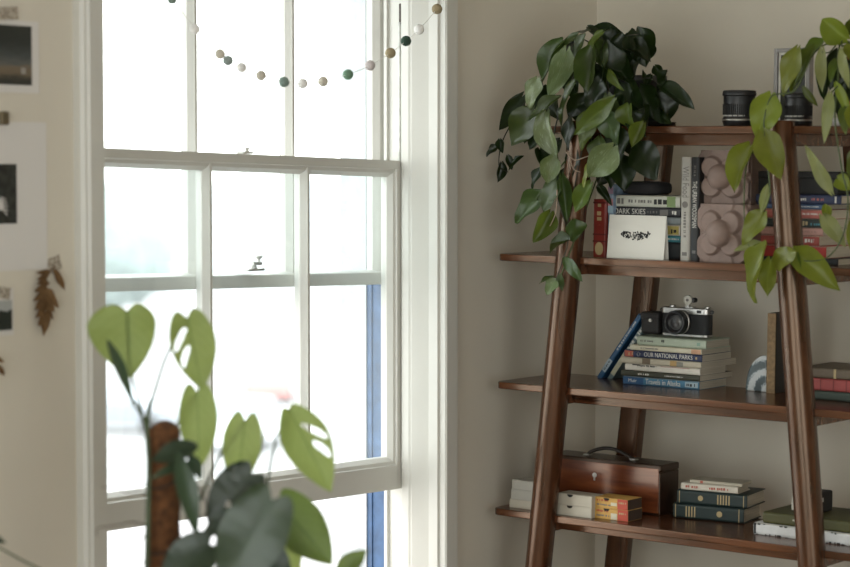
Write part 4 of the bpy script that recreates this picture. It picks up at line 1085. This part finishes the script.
tag(obj('moss_pole', bm, COIR, mon, smooth=True), 'brown fibrous moss pole')
def tie(py):
    c = hd(163, py, ZM) - MP; bm = bmesh.new(); pts = [(c.x + math.cos(u) * R * 1.08, c.y + math.sin(u) * R * 1.08, c.z + .012 * math.sin(u)) for u in [2 * PI * i / 20 for i in range(21)]]
    tube(bm, pts, .0018, seg=6, n=2); obj('tie', bm, mat('dark_twine', (.03, .02, .015), .8), mon)
tie(480); tie(545)
M_BRIGHT = leafmat('monstera_leaf_backlit', (.13, .16, .05), (.05, .09, .02), .66, (.43, .53, .15), .38)  # backlight put into a lighter colour and stronger transmission
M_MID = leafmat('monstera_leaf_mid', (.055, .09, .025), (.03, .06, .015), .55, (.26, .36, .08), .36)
M_DARK = leafmat('monstera_leaf_shaded', (.014, .030, .014), (.03, .055, .03), .08, (.08, .15, .03), .32)  # shade on the lower front leaves put into the colour
M_GREY = leafmat('monstera_leaf_sheen', (.035, .062, .034), (.06, .1, .06), .12, (.15, .22, .07), .30)  # grey sheen put into the leaf colour
MM = {'b': M_BRIGHT, 'm': M_MID, 'd': M_DARK, 'g': M_GREY}
HOLE_L = ((-.50, .30, .36, .065, -.36), (-.48, .52, .34, .065, -.36))
HOLE_R = ((.52, .34, .36, .055, .34), (.52, .54, .30, .06, .34))
# base, tip, width px, material, depth, normal twist (right, up), holes, peak, petiole from, side
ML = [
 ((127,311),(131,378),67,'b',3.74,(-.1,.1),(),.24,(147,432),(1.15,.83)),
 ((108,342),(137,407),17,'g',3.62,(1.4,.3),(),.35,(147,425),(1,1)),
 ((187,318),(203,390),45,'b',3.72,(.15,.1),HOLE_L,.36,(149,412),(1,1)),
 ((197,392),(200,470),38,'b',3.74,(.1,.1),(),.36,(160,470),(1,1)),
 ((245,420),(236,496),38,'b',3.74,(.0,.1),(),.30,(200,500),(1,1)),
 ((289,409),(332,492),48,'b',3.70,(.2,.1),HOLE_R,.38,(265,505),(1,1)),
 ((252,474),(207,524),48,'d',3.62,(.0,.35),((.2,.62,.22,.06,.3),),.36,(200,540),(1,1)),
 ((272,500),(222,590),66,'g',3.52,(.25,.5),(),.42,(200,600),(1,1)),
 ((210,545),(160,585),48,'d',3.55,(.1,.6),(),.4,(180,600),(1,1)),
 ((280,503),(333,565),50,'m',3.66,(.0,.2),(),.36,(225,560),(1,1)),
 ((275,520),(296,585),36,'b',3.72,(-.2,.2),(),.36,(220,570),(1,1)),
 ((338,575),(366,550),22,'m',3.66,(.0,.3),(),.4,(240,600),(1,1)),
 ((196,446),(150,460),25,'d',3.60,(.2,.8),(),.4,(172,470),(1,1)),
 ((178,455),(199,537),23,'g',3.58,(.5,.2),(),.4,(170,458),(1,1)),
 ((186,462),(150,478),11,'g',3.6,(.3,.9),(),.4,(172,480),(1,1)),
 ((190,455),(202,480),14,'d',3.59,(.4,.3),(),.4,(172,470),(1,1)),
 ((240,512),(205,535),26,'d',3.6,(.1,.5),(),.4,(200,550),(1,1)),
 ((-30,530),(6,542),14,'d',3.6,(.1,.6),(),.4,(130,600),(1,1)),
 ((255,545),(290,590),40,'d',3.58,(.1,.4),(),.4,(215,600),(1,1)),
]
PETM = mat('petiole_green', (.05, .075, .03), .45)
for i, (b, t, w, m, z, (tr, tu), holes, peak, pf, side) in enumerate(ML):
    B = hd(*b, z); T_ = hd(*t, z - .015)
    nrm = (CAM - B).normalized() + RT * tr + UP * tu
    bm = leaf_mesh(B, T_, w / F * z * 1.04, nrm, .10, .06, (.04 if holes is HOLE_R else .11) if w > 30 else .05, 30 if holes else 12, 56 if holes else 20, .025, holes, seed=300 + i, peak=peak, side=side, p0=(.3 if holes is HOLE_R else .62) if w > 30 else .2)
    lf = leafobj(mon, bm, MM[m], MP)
    A = hd(*pf, ZM + .0); mid = A.lerp(B, .55) + (B - A).cross(FW) * .06 - FW * -.02
    stemobj(mon, [A, mid, B - FW * -.002], .0030, .0014, PETM, MP, 'petiole')
stemobj(mon, [hd(146, 640, 3.66), hd(147, 560, 3.66), hd(149, 470, 3.665), hd(147, 430, 3.67), hd(150, 405, 3.69), hd(153, 398, 3.69)], .0055, .003, PETM, MP, 'main_stem')
for pts in ([(152,496),(140,492),(128,493),(115,488),(101,487)], [(150,527),(134,522),(118,525),(98,528),(97,536)], [(150,528),(143,538),(138,545)], [(152,562),(140,563),(130,566)], [(184,460),(205,500),(206,516),(212,528)], [(186,520),(200,516),(214,512)], [(266,503),(276,503),(283,507)]):
    stemobj(mon, [hd(*p, 3.68) for p in pts], .0014, .0008, mat('dry_root', (.075, .05, .035), .8), MP, 'aerial_root')
# stand
st = tag(empty('plant_stool', V((MP.x, MP.y, 0))), 'small wooden stool under the potted swiss cheese plant', 'stool')
obj('seat', lathe(bmesh.new(), [(.16, .485), (.17, .49), (.17, .512), (.16, .5195)], 40), WOODX, st)
for k in range(3):
    a_ = k * 2 * PI / 3 + .4; bm = bmesh.new(); tube(bm, [(math.cos(a_) * .15, math.sin(a_) * .15, 0), (math.cos(a_) * .10, math.sin(a_) * .10, .487)], .014, .017, 12); obj('leg', bm, WOODZ, st, smooth=True)

# ------------------------------------------------------------------ felt ball garland
GX = .055
balls = [(172,-1,'g'),(195,29,'w'),(220,54,'b'),(228,60.5,'s'),(241.5,67.5,'w'),(261,75.5,'b'),(284,82,'g'),(302.5,83.5,'w'),(323,81.5,'b'),(348,74.5,'G'),(370,65.5,'p'),(390.5,53,'k'),(406,41,'D'),(419,29.5,'w'),(437,9,'k')]
FELT = {'g': (.20, .26, .23), 'w': (.8, .785, .76), 'b': (.55, .51, .43), 's': (.27, .32, .30), 'G': (.15, .25, .17), 'p': (.55, .50, .49), 'k': (.30, .245, .15), 'D': (.045, .075, .055)}
FN = {'g': 'sage', 'w': 'white', 'b': 'oat', 's': 'slate', 'G': 'green', 'p': 'blush', 'k': 'khaki', 'D': 'forest'}
gp = hx(300, 83, GX)
gar = tag(empty('felt_ball_garland', gp), 'string of green, white and beige felt balls hung across the window', 'garland')
c0 = hx(110, -75, .034); c1 = hx(449, -8, .034)
pts = [c0] + [hx(x, y, GX if x < 425 else .045) for x, y, _ in balls] + [c1]
stemobj(gar, pts, .0007, .0007, mat('white_thread', (.7, .68, .64), .8), gp, 'string')
for x, y, c in balls:
    q = hx(x, y, GX if x < 425 else .045) - gp; bm = bmesh.new(); bmesh.ops.create_icosphere(bm, subdivisions=3, radius=1)
    Rb = 5.3 / F * (q + gp - CAM).dot(FW)
    for v in bm.verts: v.co = q + v.co * Rb * (1 + .05 * noise.noise(v.co * 3 + V((x, y, 0))))
    obj('felt_ball', bm, mat('felt_' + FN[c], FELT[c], .95, spec=.1, var=.12, scale=200, bump=.3, bscale=500), gar, smooth=True)
for c in (c0, c1):
    obj('pin', lathe(bmesh.new(), [(.001, -.008), (.001, .006), (.004, .007), (.004, .009)], 10, c - gp, 'x'), STEEL, gar)

# ------------------------------------------------------------------ prints and ferns on the wall
PRINTW = mat('print_paper', (.63, .605, .575), .7); 
def tapemat():
    m, nt, b, o = nodes('printed_tape')
    tc = N(nt, 'ShaderNodeTexCoord'); v = N(nt, 'ShaderNodeTexVoronoi'); v.inputs['Scale'].default_value = 160
    r = N(nt, 'ShaderNodeValToRGB'); r.color_ramp.elements[0].color = (.14, .11, .08, 1); r.color_ramp.elements[1].color = (.42, .37, .30, 1); r.color_ramp.elements[0].position = .2; r.color_ramp.elements[1].position = .55
    nt.links.new(tc.outputs['Object'], v.inputs[0]); nt.links.new(v.outputs['Distance'], r.inputs[0]); nt.links.new(r.outputs[0], b.inputs['Base Color']); b.inputs['Roughness'].default_value = .6
    return m
TAPE = tapemat()
def flat(parent, name, y0, y1, z0, z1, x, m, P, rot=0, th=.0006):
    bm = nb(x, x + th, y0 - P.y, y1 - P.y, z0 - P.z, z1 - P.z)
    if rot: bmesh.ops.rotate(bm, cent=V((0, (y0 + y1) / 2 - P.y, (z0 + z1) / 2 - P.z)), matrix=Matrix.Rotation(rot, 3, 'X'), verts=bm.verts)
    return obj(name, bm, m, parent)
def W(px, py): return hx(px, py, .001)
def landscape():
    m, nt, b, o = nodes('dusk_landscape_print')
    tc = N(nt, 'ShaderNodeTexCoord'); sp = N(nt, 'ShaderNodeSeparateXYZ'); nt.links.new(tc.outputs['Generated'], sp.inputs[0])
    n = N(nt, 'ShaderNodeTexNoise'); n.inputs['Scale'].default_value = 4; mp = N(nt, 'ShaderNodeMapping'); mp.inputs['Scale'].default_value = (1, 1.2, 6); nt.links.new(tc.outputs['Generated'], mp.inputs[0]); nt.links.new(mp.outputs[0], n.inputs[0])
    ad = N(nt, 'ShaderNodeMath', operation='MULTIPLY_ADD'); ad.inputs[1].default_value = .22; nt.links.new(n.outputs[0], ad.inputs[0]); nt.links.new(sp.outputs[2], ad.inputs[2])
    r = N(nt, 'ShaderNodeValToRGB'); e = r.color_ramp.elements
    e[0].position = 0; e[0].color = (.02, .022, .018, 1); e[1].position = 1; e[1].color = (.02, .024, .02, 1)
    for p, c in ((.2, (.03, .03, .024)), (.3, (.13, .10, .065)), (.4, (.16, .12, .08)), (.47, (.09, .095, .09)), (.6, (.05, .058, .056)), (.8, (.022, .026, .024))): x = e.new(p); x.color = (*c, 1)
    nt.links.new(ad.outputs[0], r.inputs[0]); nt.links.new(r.outputs[0], b.inputs['Base Color']); b.inputs['Roughness'].default_value = .45
    return m
# landscape print
a = W(38.5, 22); b = W(38.5, 93.5); P = V((0, a.y - .09, b.z))
r = tag(empty('photo_print', P), 'white-bordered print of a dark landscape taped up at the top left', 'print', )
flat(r, 'paper', a.y - .19, a.y, b.z, a.z, .001, PRINTW, P)
c = W(31, 26); d = W(31, 85.5)
pic = flat(r, 'picture', a.y - .18, c.y, d.z, c.z - .001, .0017, landscape(), P)
e = W(23.5, 71); flat(pic, 'pale_house', e.y - .007, e.y + .004, e.z - .006, e.z + .006, .0024, mat('pale_paint', (.3, .28, .25), .6), P)
q = W(10, 14); flat(r, 'tape', q.y - .05, q.y + .018, q.z - .012, q.z + .012, .0025, TAPE, P, .08)
# large white print
a = W(46, 122.5); b = W(46, 269); P = V((0, a.y - .1, b.z))
r = tag(empty('photo_print', P), 'large white sheet with a small black print in the middle, below the landscape', 'print')
flat(r, 'paper', a.y - .22, a.y, b.z, a.z, .001, PRINTW, P)
c = W(16, 164); d = W(16, 223.5); pic = flat(r, 'picture', c.y - .10, c.y, d.z, c.z, .0017, mat('black_print', (.02, .022, .018), .5, var=.8, scale=70), P)
bm = bmesh.new(); q = W(4, 203)
for i in range(7):
    u = i / 6 * 2.2 - .5; tube(bm, [V((.0028, q.y - P.y - .012, q.z - P.z - .012)), V((.003, q.y - P.y - .012 + .010 * math.cos(u), q.z - P.z - .012 + .012 * math.sin(u) + .004)), V((.0028, q.y - P.y - .012 + .020 * math.cos(u * .8), q.z - P.z - .012 + .024 * math.sin(u)))], .0016, .0009, 6, 3)
obj('white_figure', bm, PRINTW, pic)
q = W(3, 118); bm = nb(.001, .012, q.y - P.y - .012, q.y - P.y + .007, q.z - P.z - .013, q.z - P.z + .012); tag(obj('clip', bm, mat('brass_clip', (.16, .13, .08), .4, metal=.6), r, bevel=.003), 'small bronze clip')
# polaroid
a = W(13.2, 288); b = W(13.2, 335); P = V((0, a.y - .05, b.z))
r = tag(empty('photo_print', P), 'small instant photo of dark trees at the left edge', 'print')
flat(r, 'paper', a.y - .088, a.y, b.z, a.z, .001, PRINTW, P)
c = W(11.5, 300); d = W(11.5, 330)
pic = flat(r, 'picture', a.y - .083, c.y, d.z, c.z, .0017, mat('pale_sky_print', (.36, .37, .36), .4), P)
bm = bmesh.new(); n = 24; y0, y1 = a.y - .083 - P.y, c.y - P.y; rnd = random.Random(2)
tops = [bm.verts.new((.0024, y0 + (y1 - y0) * i / n, d.z - P.z + (.028 + .012 * (i / n) + rnd.uniform(-.003, .003)))) for i in range(n + 1)]
bots = [bm.verts.new((.0024, y0 + (y1 - y0) * i / n, d.z - P.z + .001)) for i in range(n + 1)]
for i in range(n): bm.faces.new([bots[i], bots[i + 1], tops[i + 1], tops[i]])
obj('treeline', bm, mat('print_dark_green', (.012, .018, .014), .5), pic)
q = W(3, 291); flat(r, 'tape', q.y - .04, q.y + .016, q.z - .012, q.z + .010, .0028, TAPE, P, -.2)
# dried ferns
FERN = mat('dried_fern', (.135, .072, .026), .85, var=.3, scale=120)
def fern(stem, leaflets, label, tape):
    P = hx(*stem[0], 0); P.x = 0
    r = tag(empty('dried_fern', P), label, 'leaf', 'dried ferns taped to the wall')
    bm = bmesh.new(); tube(bm, [hx(x, y, .0014 if k < 1 else .006) - P for k, (x, y) in enumerate(stem)], .0012, .0006, 6, 4); obj('stalk', bm, FERN, r)
    for i, (bx, by, tx, ty, w) in enumerate(leaflets):
        B, T = hx(bx, by, .007), hx(tx, ty, .012 + .006 * (i % 3)); Z = (B - CAM).dot(FW)
        m_ = leaf_mesh(B, T, w / F * Z, V((1, -.2, .1)), .15, .05, .04, 5, 9, .08, seed=700 + i, peak=.3)
        leafobj(r, m_, FERN, P, 'leaflet')
    if tape:
        q = hx(*tape, .001); bm = nb(.0004, .0012, q.y - P.y - .017, q.y - P.y + .017, q.z - P.z - .014, q.z - P.z + .014)
        bmesh.ops.rotate(bm, cent=q - P, matrix=Matrix.Rotation(.3, 3, 'X'), verts=bm.verts); obj('tape', bm, TAPE, r)
fern([(55,266),(48,274),(44,290),(43,312),(44,333)], [(54,270,66,291,8),(50,272,37,273,6),(48,274,38,280,6),(47,280,37,284,6),(46,285,35,292,8),(45,289,59,308,10),(45,291,34,301,8),(45,296,55,313,8),(44,298,35,310,8),(44,302,54,320,7),(44,306,36,318,8),(44,310,39,326,8),(44,312,50,326,8),(44,316,44,336,10),(46,284,50,283,5)],
     'dried brown fern frond taped beside the large white sheet', (54.5, 264))
fern([(-14,345),(-8,356),(-2,366),(3,374)], [(-10,352,-14,366,7),(-6,358,-8,372,7),(-6,358,4,362,6),(-2,366,5,376,6)], 'dried fern tip showing below the small instant photo', None)

# ------------------------------------------------------------------ light
w = bpy.data.worlds.new('sky'); SC.world = w; w.use_nodes = True
nt = w.node_tree; bg = nt.nodes['Background']
tc = N(nt, 'ShaderNodeTexCoord'); sp = N(nt, 'ShaderNodeSeparateXYZ'); nt.links.new(tc.outputs['Generated'], sp.inputs[0])
r = N(nt, 'ShaderNodeValToRGB'); r.color_ramp.elements[0].position = 0; r.color_ramp.elements[0].color = (.99, .985, .96, 1); r.color_ramp.elements[1].position = .8; r.color_ramp.elements[1].color = (.95, .96, .97, 1)
nt.links.new(sp.outputs[2], r.inputs[0]); nt.links.new(r.outputs[0], bg.inputs['Color'])
bg.inputs['Strength'].default_value = 3.1
def portal(name, loc, rot, sx, sy):
    l = bpy.data.lights.new(name, 'AREA'); l.shape = 'RECTANGLE'; l.size = sx; l.size_y = sy; l.cycles.is_portal = True
    o = bpy.data.objects.new(name, l); COL.objects.link(o); o.location = loc; o.rotation_euler = rot
portal('window_daylight', (XO - .02, (sL + sR) / 2, (OZ0 + OZ1) / 2), (0, -PI / 2, 0), OZ1 - OZ0, sR - sL)
portal('window_daylight', ((W3[0] + W3[1]) / 2, YF - .17, (W3[2] + W3[3]) / 2), (PI / 2, 0, 0), W3[1] - W3[0], W3[3] - W3[2])  # portal of the added window behind the camera
portal('window_daylight', (XR + .17, (W2[0] + W2[1]) / 2, (W2[2] + W2[3]) / 2), (0, PI / 2, 0), W2[3] - W2[2], W2[1] - W2[0])  # portal of the added right-hand window
SC.view_settings.view_transform = 'Standard'; SC.view_settings.look = 'None'
SC.view_settings.gamma = 1; SC.view_settings.use_curve_mapping = False
SC.view_settings.exposure = 0.92
SC.cycles.use_denoising = True
SC.cycles.max_bounces = 10; SC.cycles.diffuse_bounces = 6; SC.cycles.transparent_max_bounces = 16
